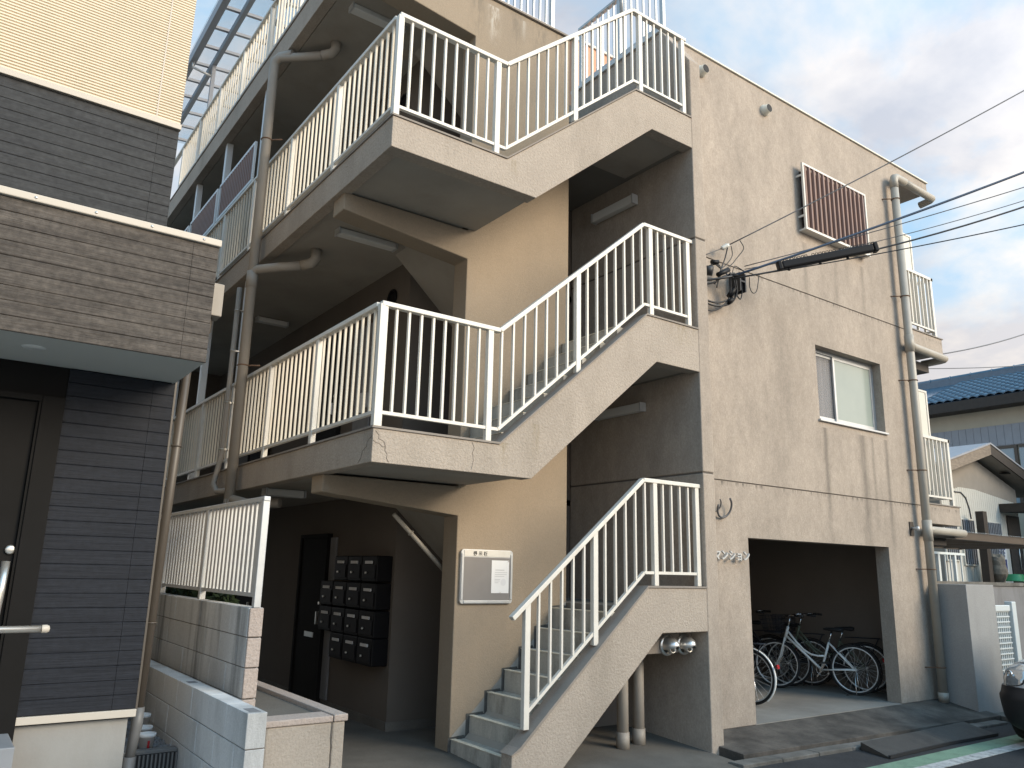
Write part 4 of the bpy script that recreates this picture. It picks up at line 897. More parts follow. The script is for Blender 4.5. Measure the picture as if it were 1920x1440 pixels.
def tree(label, x, y, hgt, r, n, group='trees beyond the corridor end'):
    t = thing('tree', label, 'tree', (x, y, 0), group)
    mb = MB()
    cl = [(x+random.gauss(0, r*.5), y+random.gauss(0, r*.5), hgt*random.uniform(.35, .95), r*random.uniform(.25, .5)) for _ in range(16)]
    for _ in range(n):
        cx, cy, cz, cr = random.choice(cl); d = Vector((random.gauss(0, 1), random.gauss(0, 1), random.gauss(0, 1))).normalized()*cr*random.random()**.4
        c = Vector((cx, cy, cz))+d; a = Vector((random.gauss(0, 1), random.gauss(0, 1), random.gauss(0, .6))).normalized(); b = a.orthogonal().normalized(); s_ = random.uniform(.05, .10)
        mb._add([c-a*s_, c+b*s_*.5, c+a*s_, c-b*s_*.5], [(0, 1, 2, 3)])
    part('crown', mb, MT['leafd'], t)
    tr = MB().tube([(x, y, 0), (x+.05, y, hgt*.4), (x-.05, y+.05, hgt*.8)], [.09, .06, .02], 8)
    for k in range(5):
        a = random.uniform(0, 6.28); tr.tube([(x, y, hgt*(.3+.1*k)), (x+r*.7*math.cos(a), y+r*.7*math.sin(a), hgt*(.5+.1*k))], [.035, .01], 6)
    part('trunk', tr, MT['bark'], t)
tree('dark leafy tree past the corridor end, beside dark house', .3, 12.5, 5.2, 1.4, 3500)

# ------------------------------------------------------------------ neighbouring dark house
H = thing('dark_house', 'new house with charcoal plank siding, projecting balcony box and cream upper wall', 'house', (-3, .5, 0))
HX = -1.48; HL = -9.0
part('wall_core', MB().box(HL, HX-.021, .121, 9, .68, 2.95).box(HL, HX-.021, 1.171, 9, 2.95, 6.99), MT['door'], H)
part('foundation', MB().box(HL, HX-.03, .13, 9.1, -.3, .680), MT['found'], H, .004)
part('base_trim', MB().box(HL, HX+.005, .085, .13, .690, .735), MT['trim'], H, .003)
DX = -2.2
bh = (2.862-.737)/24
def boards(x0, x1, yf, z0, z1, n, m, joint=None, nm='siding_board'):
    hh = (z1-z0)/n
    for i in range(n):
        za = z0+i*hh
        xs = [x0, joint, x1] if joint else [x0, x1]
        for a, b in zip(xs, xs[1:]):
            part(nm, MB().prism([(yf, za+.004), (yf+.002, za+.0005), (yf+.02, za+.0005), (yf+.02, za+hh-.0005), (yf+.006, za+hh-.0005), (yf, za+hh-.007)], a+(.002 if a != x0 else 0), b, 'yz'), m, H)
boards(DX+.07, HX, .1, .737, 2.862, 24, MT['side_lo'], HX-.14)
part('corner_trim', MB().box(HX-.0005, HX+.012, .098, .16, .737, 2.95), MT['pipe_br'], H)
part('side_wall', MB().box(HX-.0205, HX-.001, .1205, 1.17, .737, 2.865).box(HX-.0205, HX-.001, 1.1705, 9, .737, 6.99), MT['trim'], H)  # unseen side, pale colour picked to bounce light into the passage
# door
dr = part('front_door', MB().box(-3.1, DX-.0761, .110, .1205, .60, 2.62), MT['door'], H, .004)
part('door_frame', MB().box(DX-.0595, DX+.068, .075, .2, .55, 2.66).box(-3.15, DX-.06, .075, .2, 2.621, 2.66), MT['door'], dr, .004)
part('frame_lip', MB().box(DX-.075, DX-.061, .085, .149, .6, 2.62), MT['door'], dr)
part('lock', MB().lathe([(.001, .092), (.018, .092), (.028, .097), (.028, .1095)], (-2.300, 0, 1.700), 'y', 20), MT['steel'], dr)
part('handle', MB().tube([(-2.315, .05, 1.63), (-2.32, .03, 1.45), (-2.33, .03, 1.25), (-2.34, .05, 1.1)], .024, 10).cyl((-2.316, .06, 1.58), (-2.316, .15, 1.58), .012, 8).cyl((-2.337, .06, 1.15), (-2.337, .15, 1.15), .012, 8), MT['steel'], dr)
# balcony box
BY = -.656
part('balcony_core', MB().box(HL, HX-.012, BY+.021, 1.17, 2.90, 3.63), MT['door'], H)
part('balcony_soffit', MB().box(HL, HX-.0, BY+.0215, .1195, 2.866, 2.8995), MT['soffw'], H)
boards(HL, HX, BY, 2.862, 3.628, 9, MT['side_box'], HX-.155)
part('balcony_side', MB().box(HX-.0115, HX, BY+.0215, 1.1, 2.9, 3.628), MT['side_box'], H)
part('balcony_coping', MB().box(HL, HX+.012, BY-.02, BY+.14, 3.6285, 3.675), MT['trim'], H, .006)
part('balcony_coping', MB().box(HX-.12, HX+.0121, BY+.1405, 1.15, 3.6286, 3.675), MT['trim'], H, .006)
scr = MB()
for k in range(7): scr.lathe([(.001, -.024), (.008, -.023), (.009, -.02)], (HX-.1-.31*k, BY, 3.652), 'y', 8)
part('coping_screw', scr, MT['steel'], H)
part('soffit_lamp', MB().lathe([(.001, 2.858), (.055, 2.858), (.065, 2.8655)], (-2.38, -.33, 0), 'z', 20), MT['lampw'], H)
# upper wall, set back
boards(HL, HX, 1.15, 3.70, 5.32, 18, MT['side_hi'], HX-.165)
part('band_trim', MB().box(HL, HX+.01, 1.12, 1.17, 5.321, 5.372), MT['trim'], H, .004)
rb = MB(); nrib = 61
for i in range(nrib):
    za = 5.375+i*.0265
    rb.prism([(1.153, za), (1.138, za+.006), (1.138, za+.019), (1.153, za+.0255), (1.17, za+.0255), (1.17, za)], HL, HX, 'yz')
o = part('ribbed_siding', rb, MT['cream'], H); o['kind'] = 'stuff'
part('siding_joint', MB().box(HX-.20, HX-.19, 1.1365, 1.1375, 5.38, 6.98), MT['trim'], H)
part('roof', MB().box(HL, HX+.04, 1.1, 9.1, 7.0, 7.12), MT['door'], H)
# downpipe at the corner
hp = thing('downpipe', 'brown downpipe at the corner of the dark house', 'drainpipe', (-1.43, .25, 0))
part('pipe', MB().cyl((-1.425, .26, .70), (-1.365, .26, 3.6), .030, 14), MT['pipe_br'], hp)
part('socket', MB().tube([(-1.425, .26, .72), (-1.426, .26, .60), (-1.43, .26, .56), (-1.445, .26, .40)], [.036, .036, .032, .032], 14).cyl((-1.448, .26, .42), (-1.46, .26, -.1), .038, 14), MT['pvcd'], hp)
for z in (2.45, 1.25): part('clamp', MB().torus((-1.425+.02*(z-.7), .26, z), (0, 0, 1), .033, .006, 16, 6), MT['pipe_br'], hp)
mbx = thing('meter_box', 'small brown cable box on the side of projecting balcony box', 'box', (-1.42, -.1, 3.3))
part('box', MB().box(-1.479, -1.335, -.34, -.2, 3.27, 3.50), MT['pvc'], mbx, .006); part('conduit', MB().tube([(-1.40, -.27, 3.27), (-1.40, -.27, 3.17), (-1.44, -.25, 3.08)], .022, 10), MT['pipe_br'], mbx)
# porch step and handrail
ps_ = thing('porch_step', 'grey tiled porch step below the dark front door', 'step', (-2.6, -.3, 0))
part('step', MB().box(-3.4, -2.16, -.35, .128, -.12, .655), MT['tile'], ps_, .006); part('step', MB().box(-3.4, -2.0, -.75, -.351, -.12, .42), MT['tile'], ps_, .006)
hr = thing('handrail', 'silver porch handrail end pointing towards the plank wall', 'handrail', (-2.3, -.4, 1.2))
part('rail', MB().cyl((-3.4, -.40, 1.27), (-2.115, -.40, 1.27), .019, 14), MT['steel'], hr)
part('end_cap', MB().lathe([(.022, -2.125), (.0225, -2.10), (.016, -2.088), (.001, -2.084)], (0, -.40, 1.27), 'x', 14), MT['trim'], hr)
part('post', MB().cyl((-3.0, -.40, .42), (-3.0, -.40, 1.255), .017, 10), MT['steel'], hr)
# passage: gravel, grating, pots
gv = MB()
for _ in range(1500):
    x = random.uniform(-1.42, -1.06); y = random.uniform(.70, 2.6); r_ = random.uniform(.008, .02); zz = .335+random.uniform(0, .012)
    q = [(x+r_*math.cos(a+random.random()*.5), y+r_*math.sin(a), zz+random.uniform(-.004, .004)) for a in (0, 1.26, 2.5, 3.77, 5.0)]
    gv._add(q+[(x, y, zz+r_*.8)], [(k, (k+1) % 5, 5) for k in range(5)])
struct('gravel', gv, MT['gravel'], kind='stuff')
g = MB().box(-1.47, -1.055, .69, 4, -.1, .333); struct('gravel_bed', g, MT['soil'])
gt = thing('drain_grating', 'dark ribbed step grating across the passage by the pots', 'grating', (-1.25, .61, .19))
part('frame', MB().box(-1.46, -1.06, .61, .69, .35, .375), MT['pvcd'], gt, .004)
rbm = MB().box(-.006, .006, -.013, -.001, -.05, .158).mesh('rib', MT['pvcd'])
for k in range(16): link('rib', rbm, gt, (-.22+k*.027, 0, 0))
part('back', MB().box(-1.46, -1.06, .6105, .68, .10, .349), MT['rubber'], gt)
for (x, y, z, s_, lab, mk) in ((-1.235, .78, .34, .95, 'white plastic pot with red mark, nearest the grating', True), (-1.20, 1.05, .34, .95, 'small white pot standing just behind the marked one', False), (-1.185, 1.22, .40, .95, 'white pot farthest back beside the brown downpipe', False)):
    p = thing('flower_pot', lab, 'pot', (x, y, z), 'white plastic pots in the passage')
    part('pot', MB().lathe([(.001, 0), (.042*s_, 0), (.058*s_, .10*s_), (.064*s_, .10*s_), (.064*s_, .125*s_), (.056*s_, .125*s_), (.05*s_, .07*s_), (.001, .07*s_)], (x, y, z), 'z', 20), MT['paper'], p)
    if mk: part('mark', MB().box(x-.003, x+.012, y-.0545, y-.047, z+.02, z+.075), MT['red'], p)

# ------------------------------------------------------------------ street furniture right of the building
sb = solo('wall_stub', MB().prism([(9.14, -.118), (9.97, -.118), (9.97, .425), (9.21, .425)], -.3, 1.600, 'xy'), MT['stub'], 'low grey concrete wall block at right of beige drainpipe', 'wall', (9, 0, 0), bevel=.006)
RM = [((5.50, -.885), (6.895, -.80), (7.03, -.42), (5.66, -.49)), ((6.90, -.80), (8.06, -.795), (8.25, -.33), (7.035, -.415))]
for k, (a, b, c, d) in enumerate(RM):
    t = thing('kerb_ramp', ['black rubber kerb ramp, left one nearer the stairs', 'black rubber kerb ramp, right one nearer the wall block'][k], 'ramp', ((a[0]+b[0])/2, -.6, -.12), 'black rubber kerb ramps')
    part('ramp', MB()._add([(*a, -.124), (*b, -.124), (*c, -.124), (*d, -.124), (*a, -.105), (*b, -.105), (*c, -.045), (*d, -.045)], [(0,3,2,1),(4,5,6,7),(0,1,5,4),(1,2,6,5),(2,3,7,6),(3,0,4,7)]).fall(), MT['rubber2'], t, .004)
    part('edge', MB().bar((a[0], a[1]-.012, -.105), (b[0], b[1]-.012, -.105), .022, .03).fall(), MT['rubber'], t)
# accordion gate
gt = thing('accordion_gate', 'white lattice accordion gate folded beside the wall block', 'gate', (10.5, 0, 0))
part('post', MB().box(10.66, 10.80, -.05, .06, .0, 1.36), MT['gwire'], gt, .01)
la = MB()
for i in range(9): la.box(10.05+i*.065, 10.068+i*.065, -.01, .01, .12, 1.22)
for i in range(15): la.box(10.02, 10.62, -.015, .015, .16+i*.075, .178+i*.075)
part('lattice', la, MT['gwire'], gt); part('top_bar', MB().box(10.0, 10.64, -.03, .03, 1.221, 1.31), MT['gwire'], gt, .01)
# carport
cp = thing('carport', 'brown carport roof over the driveway at right', 'carport', (11.5, 2, 0))
part('beam', MB().box(9.55, 15, .55, .63, 2.29, 2.41), MT['bronze'], cp, .004)
part('beam', MB().box(9.55, 15, 2.6, 2.68, 2.29, 2.41), MT['bronze'], cp, .004)
for k in range(9): part('rafter', MB().box(9.6+k*.66, 9.65+k*.66, .631, 2.599, 2.30, 2.36), MT['bronze'], cp)
part('roof_sheet', MB().box(9.5, 15, .5, 2.75, 2.411, 2.418), MT['poly'], cp)
for x in (9.6, 14.6): part('post', MB().box(x, x+.08, .9, .98, -.06, 2.289), MT['bronze'], cp)
# retaining wall with fence
rwl = thing('retaining_wall', 'dark grey retaining wall with stained coping behind the driveway', 'wall', (14, 3, 0))
part('wall', MB().box(9.4, 40, 3.0, 3.1, -.1, 1.56), MT['rett'], rwl); part('coping', MB().box(9.4, 40, 2.97, 3.13, 1.561, 1.64), MT['kerb'], rwl)
wf = thing('garden_fence', 'white metal fence on the retaining wall', 'fence', (15, 3.05, 1.64))
part('top_rail', MB().box(12.5, 15.98, 3.02, 3.08, 2.20, 2.25), MT['gwire'], wf)
for k in range(5): part('post', MB().box(12.62+k*.72, 12.68+k*.72, 3.02, 3.08, 1.6405, 2.1995), MT['gwire'], wf)
for k in range(14): part('baluster', MB().box(12.75+k*.235, 12.775+k*.235, 3.035, 3.06, 1.6405, 2.1995), MT['gwire'], wf)
# annex: gable facing the street
A = thing('gable_house', 'low house with white siding, brown gable boards and barred windows', 'house', (21, 6, 1.6))
ax, az = 21.25, 5.44; slope = .285
xl, xr = 18.4, 24.6
part('wall', MB().prism([(18.95, 1.6), (23.6, 1.6), (23.6, az-.42-slope*(23.6-ax)), (ax, az-.42), (18.95, az-.42-slope*(ax-18.95))], 4.9, 9), MT['mort'], A)
for k in range(38):
    x = 19.0+k*.12; zt = min(4.17, 4.05+.2*(x-19.4)) if x < 20.9 else 4.17-.09*(x-20.9)
    if x > 23.5: break
    part('siding_panel', MB().box(x+.005, x+.115, 4.885, 4.8995, 1.6, zt), MT['wsid'], A)
for s_, xe in ((-1, xl), (1, xr)):
    ze = az-slope*abs(xe-ax)
    part('gable_board', MB().prism([(ax, az), (xe, ze), (xe, ze-.27), (ax, az-.29)], 4.46, 4.5), MT['wood'] if s_ < 0 else MT['darkw'], A)
    part('roof', MB().prism([(ax, az+.05), (xe+s_*.05, ze+.05), (xe+s_*.05, ze+.002), (ax, az+.002)], 4.44, 9), MT['gsid'], A)
    part('eave_soffit', MB().prism([(ax, az-.29), (xe, ze-.27), (xe, ze-.24), (ax, az-.26)], 4.501, 8.9), MT['mort'], A)
part('soffit_vent', MB().box(22.4, 22.8, 4.6, 4.8, az-.31-slope*1.35, az-.295-slope*1.35), MT['door'], A)
for (xa, xb, za, zb) in ((19.93, 20.6, 2.1, 3.28), (21.2, 22.2, 2.3, 3.28), (18.97, 19.6, 2.2, 3.2)):
    w_ = part('window', MB().box(xa, xb, 4.86, 4.884, za, zb), MT['wind'], A)
    part('window_frame', MB().box(xa-.04, xa-.001, 4.84, 4.884, za-.04, zb+.04).box(xb+.001, xb+.04, 4.84, 4.884, za-.04, zb+.04).box(xa, xb, 4.84, 4.884, zb+.001, zb+.04).box(xa, xb, 4.84, 4.884, za-.04, za-.001), MT['wsid'], w_)
    bmsh = MB().box(-.012, .012, 4.81, 4.835, za, zb).mesh('window_bar', MT['gsid'], (21, 6, 1.6))
    n = int((xb-xa)/.1)
    for k in range(n): link('window_bar', bmsh, w_, (xa+.06+k*(xb-xa-.1)/max(1, n-1), 0, 0))
part('porch_roof', MB().prism([(22.35, 3.86), (25, 3.98), (25, 3.72), (22.35, 3.62)], 4.2, 4.88), MT['darkw'], A)
part('entrance_door', MB().box(22.72, 23.5, 4.85, 4.884, 1.6, 3.55), MT['darkw'], A)
part('door_handle', MB().cyl((23.2, 4.83, 2.0), (23.2, 4.83, 2.7), .02, 8), MT['steel'], A)
part('wall_cable', MB().tube([(19.6, 4.87, 4.02), (20.1, 4.87, 4.03), (20.35, 4.87, 3.9), (20.5, 4.87, 3.6), (20.55, 4.87, 3.3)], .018, 6), MT['cableg'], A)
pst = solo('poster', MB().box(21.86, 22.38, 4.835, 4.845, 1.93, 2.68), MT['paper'], 'white and navy poster by the dark entrance door of low house', 'poster', (22.1, 4.84, 2.3))
for (xa, xb, za, zb) in ((21.93, 22.10, 1.98, 2.28), (22.17, 22.33, 1.96, 2.28), (21.92, 22.3, 2.54, 2.66)): part('print', MB().box(xa, xb, 4.83, 4.8345, za, zb), MT['navy'], pst)
for (cx, cz, w_, h_) in ((21.95, 2.48, .05, .05), (22.05, 2.46, .04, .07), (22.14, 2.49, .05, .05), (22.24, 2.46, .05, .06), (21.98, 2.38, .05, .05), (22.1, 2.36, .05, .06), (22.22, 2.37, .05, .06)):
    part('print', MB().box(cx-w_/2, cx+w_/2, 4.83, 4.8345, cz-h_/2, cz+h_/2), MT['navy'], pst)
solo('porch_post', MB().box(20.2, 20.42, 4.4, 4.6, 1.6, 3.5), MT['darkw'], 'dark wooden post before the barred windows of low house', 'post', (20.3, 4.5, 1.6))
def rock(label, c, s_):
    bm = bmesh.new(); bmesh.ops.create_icosphere(bm, subdivisions=3, radius=1)
    rr = random.Random(int(c[0]*100))
    ph = [rr.uniform(0, 6) for _ in range(6)]
    for v in bm.verts:
        k = 1+.14*math.sin(3*v.co.x+ph[0])*math.sin(4*v.co.y+ph[1])+.10*math.sin(7*v.co.z+ph[2])+.05*math.sin(11*v.co.x+ph[3])
        v.co = Vector((v.co.x*s_[0]*k, v.co.y*s_[1]*k, v.co.z*s_[2]*k))
    me = bpy.data.meshes.new('garden_stone'); bm.to_mesh(me); bm.free(); me.materials.append(MT['stone'])
    o = link('garden_stone', me, None, c); tag(o, label, 'stone', 'garden stones on the raised ground')
rock('upright weathered garden stone right of the dark post', (20.75, 4.4, 1.98), (.24, .2, .42))
gtub = thing('green_tub', 'green plastic tub upside down below the poster', 'tub', (21.75, 4.5, 1.64))
part('tub', MB().lathe([(.33, 0), (.30, .02), (.26, .17), (.24, .19), (.001, .19)], (21.78, 4.5, 1.68), 'z', 20), MT['greenp'], gtub); part('rim', MB().torus((21.78, 4.5, 1.69), (0, 0, 1), .33, .018, 24, 6), MT['greenp'], gtub)
# blue tiled house
Q = thing('blue_roof_house', 'two storey house with blue glazed tile roof behind the low house', 'house', (30, 6, 1.6))
part('wall', MB().box(26.7, 36, -6, 12, 1.6, 7.75), MT['plaster'], Q)
part('siding_band', MB().box(26.66, 26.699, -6, 12, 6.2, 6.93), MT['gsid'], Q)
for k in range(36): part('siding_panel', MB().box(26.64, 26.6595, 1.0+k*.25, 1.24+k*.25, 6.22, 6.92), MT['gsid'], Q)
part('eave', MB().box(26.0, 26.7, -6.5, 12.5, 7.50, 7.84), MT['darkw'], Q)
for (ya, yb, m_) in ((6.0, 7.9, 'wina'), (4.45, 5.85, 'wina'), (3.0, 4.35, 'gsid')):
    w_ = part('window', MB().box(26.65, 26.698, ya, yb, 4.2, 6.1), MT[m_], Q); part('window_frame', MB().box(26.62, 26.6985, ya-.1, ya-.001, 4.2, 6.19).box(26.62, 26.6985, ya, yb, 6.101, 6.19), MT['bronze'], w_)
part('roof', MB().prism([(26.0, 7.845), (30.1, 9.45), (34.2, 7.845)], -6.5, 12.5), MT['btile'], Q)
# tile rows: rolls running up the slope, each course stepped
def tilemesh():
    mb = MB(); n = 9; L_ = .44; W_ = .29; vs = []
    for a, (s0, lift) in enumerate(((0, .05), (L_, .012))):
        for i in range(n):
            t = i/(n-1); y = W_*t; h_ = .045*math.sin(t*math.pi*1.25-.2)
            vs.append((s0, y, lift+h_))
    for i in range(n): vs.append((0, vs[i][1], vs[i][2]-.035))
    mb._add(vs, [(i, i+1, n+i+1, n+i) for i in range(n-1)]+[(2*n+i, 2*n+i+1, i+1, i) for i in range(n-1)], True)
    return mb.mesh('roof_tile', MT['btile'])
tm = tilemesh(); sl = math.atan2(1.605, 4.1); cnt = 0
rowsn = 11
for r_ in range(rowsn):
    for c_ in range(26):
        s_ = .02+r_*.40; y = 1.6+c_*.285
        o = link('roof_tile', tm, Q, (26.0+s_*math.cos(sl)-30, y-6, 7.85+s_*math.sin(sl)-1.6+.01)); o.rotation_euler = (0, -sl, 0)
part('ridge', MB().box(29.9, 30.3, 4.4, 12.5, 9.36, 9.62).cyl((30.1, 4.35, 9.66), (30.1, 12.5, 9.66), .12, 12), MT['btile'], Q)
rl = MB()
for k in range(10): rl.torus((30.1, 4.6+k*.8, 9.66), (0, 1, 0), .125, .02, 16, 6)
part('ridge_band', rl, MT['btile'], Q); part('ridge_end', MB().cyl((30.1, 4.22, 9.62), (30.1, 4.36, 9.62), .2, 16), MT['wood'], Q)

# ------------------------------------------------------------------ car (nose towards the stairs)
K = thing('parked_car', 'silver car with black lower bumper nosing in at right edge', 'car', (9.6, -1.95, -.125))
y0c, y1c, xf, zg = -2.52, -1.03, 7.45, -.152
def outline(ins_f, ins_s, r_=.36, ln=3.35, n=8):
    """plan outline of the body: rounded rectangle, nose at xf"""
    xa, xb, ya, yb = xf+ins_f, xf+ln-ins_f*.4, y0c+ins_s, y1c-ins_s; p = []
    for cx, cy, a0, rr in ((xa+r_, yb-r_, 90, r_), (xa+r_, ya+r_, 180, r_), (xb-.2, ya+.2, 270, .2), (xb-.2, yb-.2, 0, .2)):
        p += [(cx+rr*math.cos(R(a0+90*i/n)), cy+rr*math.sin(R(a0+90*i/n))) for i in range(n+1)]
    return p
def hull(levels):
    mb = MB(); vs = []; k = None
    for z, f_, s_ in levels:
        o_ = outline(f_, s_); k = len(o_); vs += [(x, y, zg+z) for x, y in o_]
    m_ = len(levels)
    mb._add(vs, [(i*k+j, i*k+(j+1) % k, (i+1)*k+(j+1) % k, (i+1)*k+j) for i in range(m_-1) for j in range(k)], True)
    mb._add(vs[:k], [tuple(range(k))[::-1]]); mb._add(vs[-k:], [tuple(range(k))]); return mb
part('bumper', hull([(.17, .12, .10), (.22, .05, .05), (.30, .015, .02), (.42, .0, .005), (.50, -.012, 0), (.54, -.012, 0), (.57, .01, .01), (.64, .03, .02)]), MT['carb'], K)
part('body', hull([(.6405, .05, .03), (.72, .08, .035), (.80, .14, .05), (.86, .24, .08), (.90, .38, .12), (.94, .62, .16), (.96, .80, .2)]), MT['carw'], K)
cabin = MB(); lv = [(.955, .72, .12), (1.05, .86, .14), (1.30, 1.12, .19), (1.48, 1.30, .24), (1.54, 1.45, .32)]
part('cabin', hull([(z, f_*.98, s_) for z, f_, s_ in lv]), MT['carg'], K)
part('roof', hull([(1.541, 1.40, .30), (1.57, 1.45, .33), (1.59, 1.6, .40)]), MT['carw'], K)
for s_, yc in ((1, y1c), (-1, y0c)):
    lvl = [(.6405, .05, .03), (.72, .08, .035), (.80, .14, .05), (.86, .24, .08), (.90, .38, .12), (.94, .62, .16)]
    def surf(a_, z_, pr):
        for (za, fa, sa), (zb_, fb, sb_) in zip(lvl, lvl[1:]):
            if z_ <= zb_: t_ = (z_-za)/(zb_-za); f_ = fa+(fb-fa)*t_; q_ = sa+(sb_-sa)*t_; break
        cx, cy = xf+f_+.36, (y1c-q_-.36 if s_ > 0 else y0c+q_+.36)
        return (cx-(.36+pr)*math.cos(R(a_)), cy+s_*(.36+pr)*math.sin(R(a_)), zg+z_+pr*.5)
    def patch(a0, a1, zlo, zhi, pr, grow=0):
        mb = MB(); na, nz_ = 12, 8; vs = []
        for i in range(na+1):
            t_ = i/na; a_ = a0+(a1-a0)*t_
            w_ = math.sqrt(max(0, 1-(2*t_-1)**2))**.7
            zm = zlo+(zhi-zlo)*(.42+.22*t_); lo = zm-(zm-zlo)*w_; hi = zm+(zhi-zm)*w_
            for j in range(nz_+1): vs.append(surf(a_, lo+(hi-lo)*j/nz_, pr*(math.sin(math.pi*(.15+.7*j/nz_)))*(.3+.7*w_)))
        mb._add(vs, [(i*(nz_+1)+j, i*(nz_+1)+j+1, (i+1)*(nz_+1)+j+1, (i+1)*(nz_+1)+j) for i in range(na) for j in range(nz_)], True); return mb
    h_ = part('headlight', patch(4, 64, .643, .875, .022), MT['lens'], K)
    part('lamp_surround', patch(0, 68, .642, .89, .008), MT['carb'], h_)
    c_ = Vector(surf(32, .75, .026)); nn = Vector((-math.cos(R(32)), s_*math.sin(R(32)), 0))
    part('bulb', MB().torus(c_, nn, .040, .010, 20, 6), MT['chrome'], h_)
    for xw in (8.10, 10.15):
        wh = part('wheel', MB().lathe([(.001, yc-.02*s_), (.17, yc-.01*s_), (.19, yc-.05*s_)], (xw, 0, zg+.28), 'y', 20), MT['chrome'], K)
        part('tyre', MB().torus((xw, yc-.09*s_, zg+.285), (0, 1, 0), .21, .075, 28, 10), MT['rubber'], wh)
part('grille', MB().box(xf+.028, xf+.06, y0c+.5, y1c-.5, zg+.66, zg+.71).box(xf+.035, xf+.06, y0c+.52, y1c-.52, zg+.72, zg+.74), MT['chrome'], K, .008)

# ------------------------------------------------------------------ overhead wires
def sag(a, b, s_, n=16):
    a, b = Vector(a), Vector(b); return [a+(b-a)*i/n-Vector((0, 0, s_*4*(i/n)*(1-i/n))) for i in range(n+1)]
def far(p, y2=-2.0, k=1.35):
    """carry a wire on past the frame edge towards the utility pole"""
    return p
GW = 'overhead wires to the wall anchor'
AN = (4.78, .22, 5.25)
def wire(label, a, b, r, m, s_=.05, ext=1.4):
    a, b = Vector(a), Vector(b); b2 = a+(b-a)*ext
    return solo('overhead_wire', MB().tube(sag(a, b2, s_), r, 6), m, label, 'wire', tuple(a), GW)
wire('topmost single wire rising from the insulator to upper right', (4.78, .28, 5.64), (8.17, -2, 8.05), .008, MT['cableg'])
wire('thick twisted wire passing just above the black cable closure', (4.78, .2, 5.22), (7.784, -2, 6.728), .015, MT['cableb'])
wire('thin wire running close below the thick twisted wire', (5.0, .2, 5.40), (7.72, -2, 6.50), .006, MT['cableg'])
wire('wire carrying the black cable closure', (4.76, .2, 5.18), (7.663, -2, 6.31), .011, MT['cable'], .16)
wire('lowest thin wire, below the black closure', (5.40, .30, 5.42), (7.562, -2, 5.95), .007, MT['cable'])
wire('thin support wire just above the closure wire', (5.0, .2, 5.36), (7.67, -2, 6.36), .005, MT['cableg'], .12)
solo('overhead_wire', MB().tube(sag((20.0, 6.0, 8.05), (35, 6, 12.9), .35), .022, 6), MT['cableg'], 'distant wire climbing from balcony corner to right edge', 'wire', (20, 6, 8))
solo('overhead_wire', MB().tube(sag((20.0, 6.0, 7.75), (35, 6, 10.7), .12), .014, 6), MT['cableg'], 'faint distant wire just above the blue roof ridge', 'wire', (20, 6, 7.7))
# black cable closure hung on the wire
P0 = Vector((4.76, .2, 5.18)); P1 = Vector((7.663, -2, 6.31)); dd = (P1-P0)
ca, cb = P0+dd*.165-Vector((0, 0, .01)), P0+dd*.475-Vector((0, 0, .115)); dd = cb-ca
cl = thing('cable_closure', 'long black finned cable closure hanging on the wires before the brown grille', 'cable box', tuple(ca))
off = Vector((0, 0, 0))
part('body', MB().bar(ca+off, cb+off, .085, .10, (dd.y, -dd.x, 0)), MT['blackp'], cl, .02)
n = 26; fm = MB()
for k in range(n):
    if k % 8 == 7: continue
    p = ca+(cb-ca)*(k+.7)/n; fm.tube([p+Vector((0, 0, .045)), p+Vector((0, 0, .077)), p+Vector((.02, -.015, .085)), p+Vector((.03, -.022, .045))], .005, 5)
part('fin', fm, MT['blackp'], cl)
for p, q in ((ca+off-dd.normalized()*.05, ca+off), (cb+off, cb+off+dd.normalized()*.05)): part('end_cap', MB().bar(p, q, .10, .115, (dd.y, -dd.x, 0)), MT['blackp'], cl, .01)
for f_ in (.08, .42, .72): p = ca+(cb-ca)*f_; part('drain_plug', MB().cyl(p+Vector((0, 0, -.045)), p+Vector((0, 0, -.08)), .018, 8), MT['blackp'], cl)
ins = thing('insulator', 'white porcelain insulator where topmost wire meets the wall', 'insulator', (4.75, .3, 5.62))
d_ = (Vector((8.17, -2, 8.05))-Vector((4.78, .28, 5.64))).normalized(); c0 = Vector((4.72, .32, 5.60))
pts = [c0+d_*t for t in (0, .02, .03, .05, .06, .08, .09, .11)]
part('body', MB().tube(pts, [.02, .034, .022, .036, .022, .036, .022, .02], 12), MT['porc'], ins)
part('stay', MB().cyl(c0, (4.42, .43, 5.44), .006, 6), MT['cableg'], ins)
cb_ = thing('cable_bundle', 'tangle of black cables and splices at the wall anchor', 'cables', AN)
def sp(pts, r, nm='cable', m='cable'):
    # smooth by Catmull-Rom
    p = [Vector(q) for q in pts]; p = [p[0]]+p+[p[-1]]; o_ = []
    for i in range(1, len(p)-2):
        for k in range(6):
            t = k/6; a, b, c, d = p[i-1], p[i], p[i+1], p[i+2]
            o_.append(.5*((2*b)+(c-a)*t+(2*a-5*b+4*c-d)*t*t+(3*b-a-3*c+d)*t**3))
    o_.append(p[-2]); part(nm, MB().tube(o_, r, 6), MT[m], cb_)
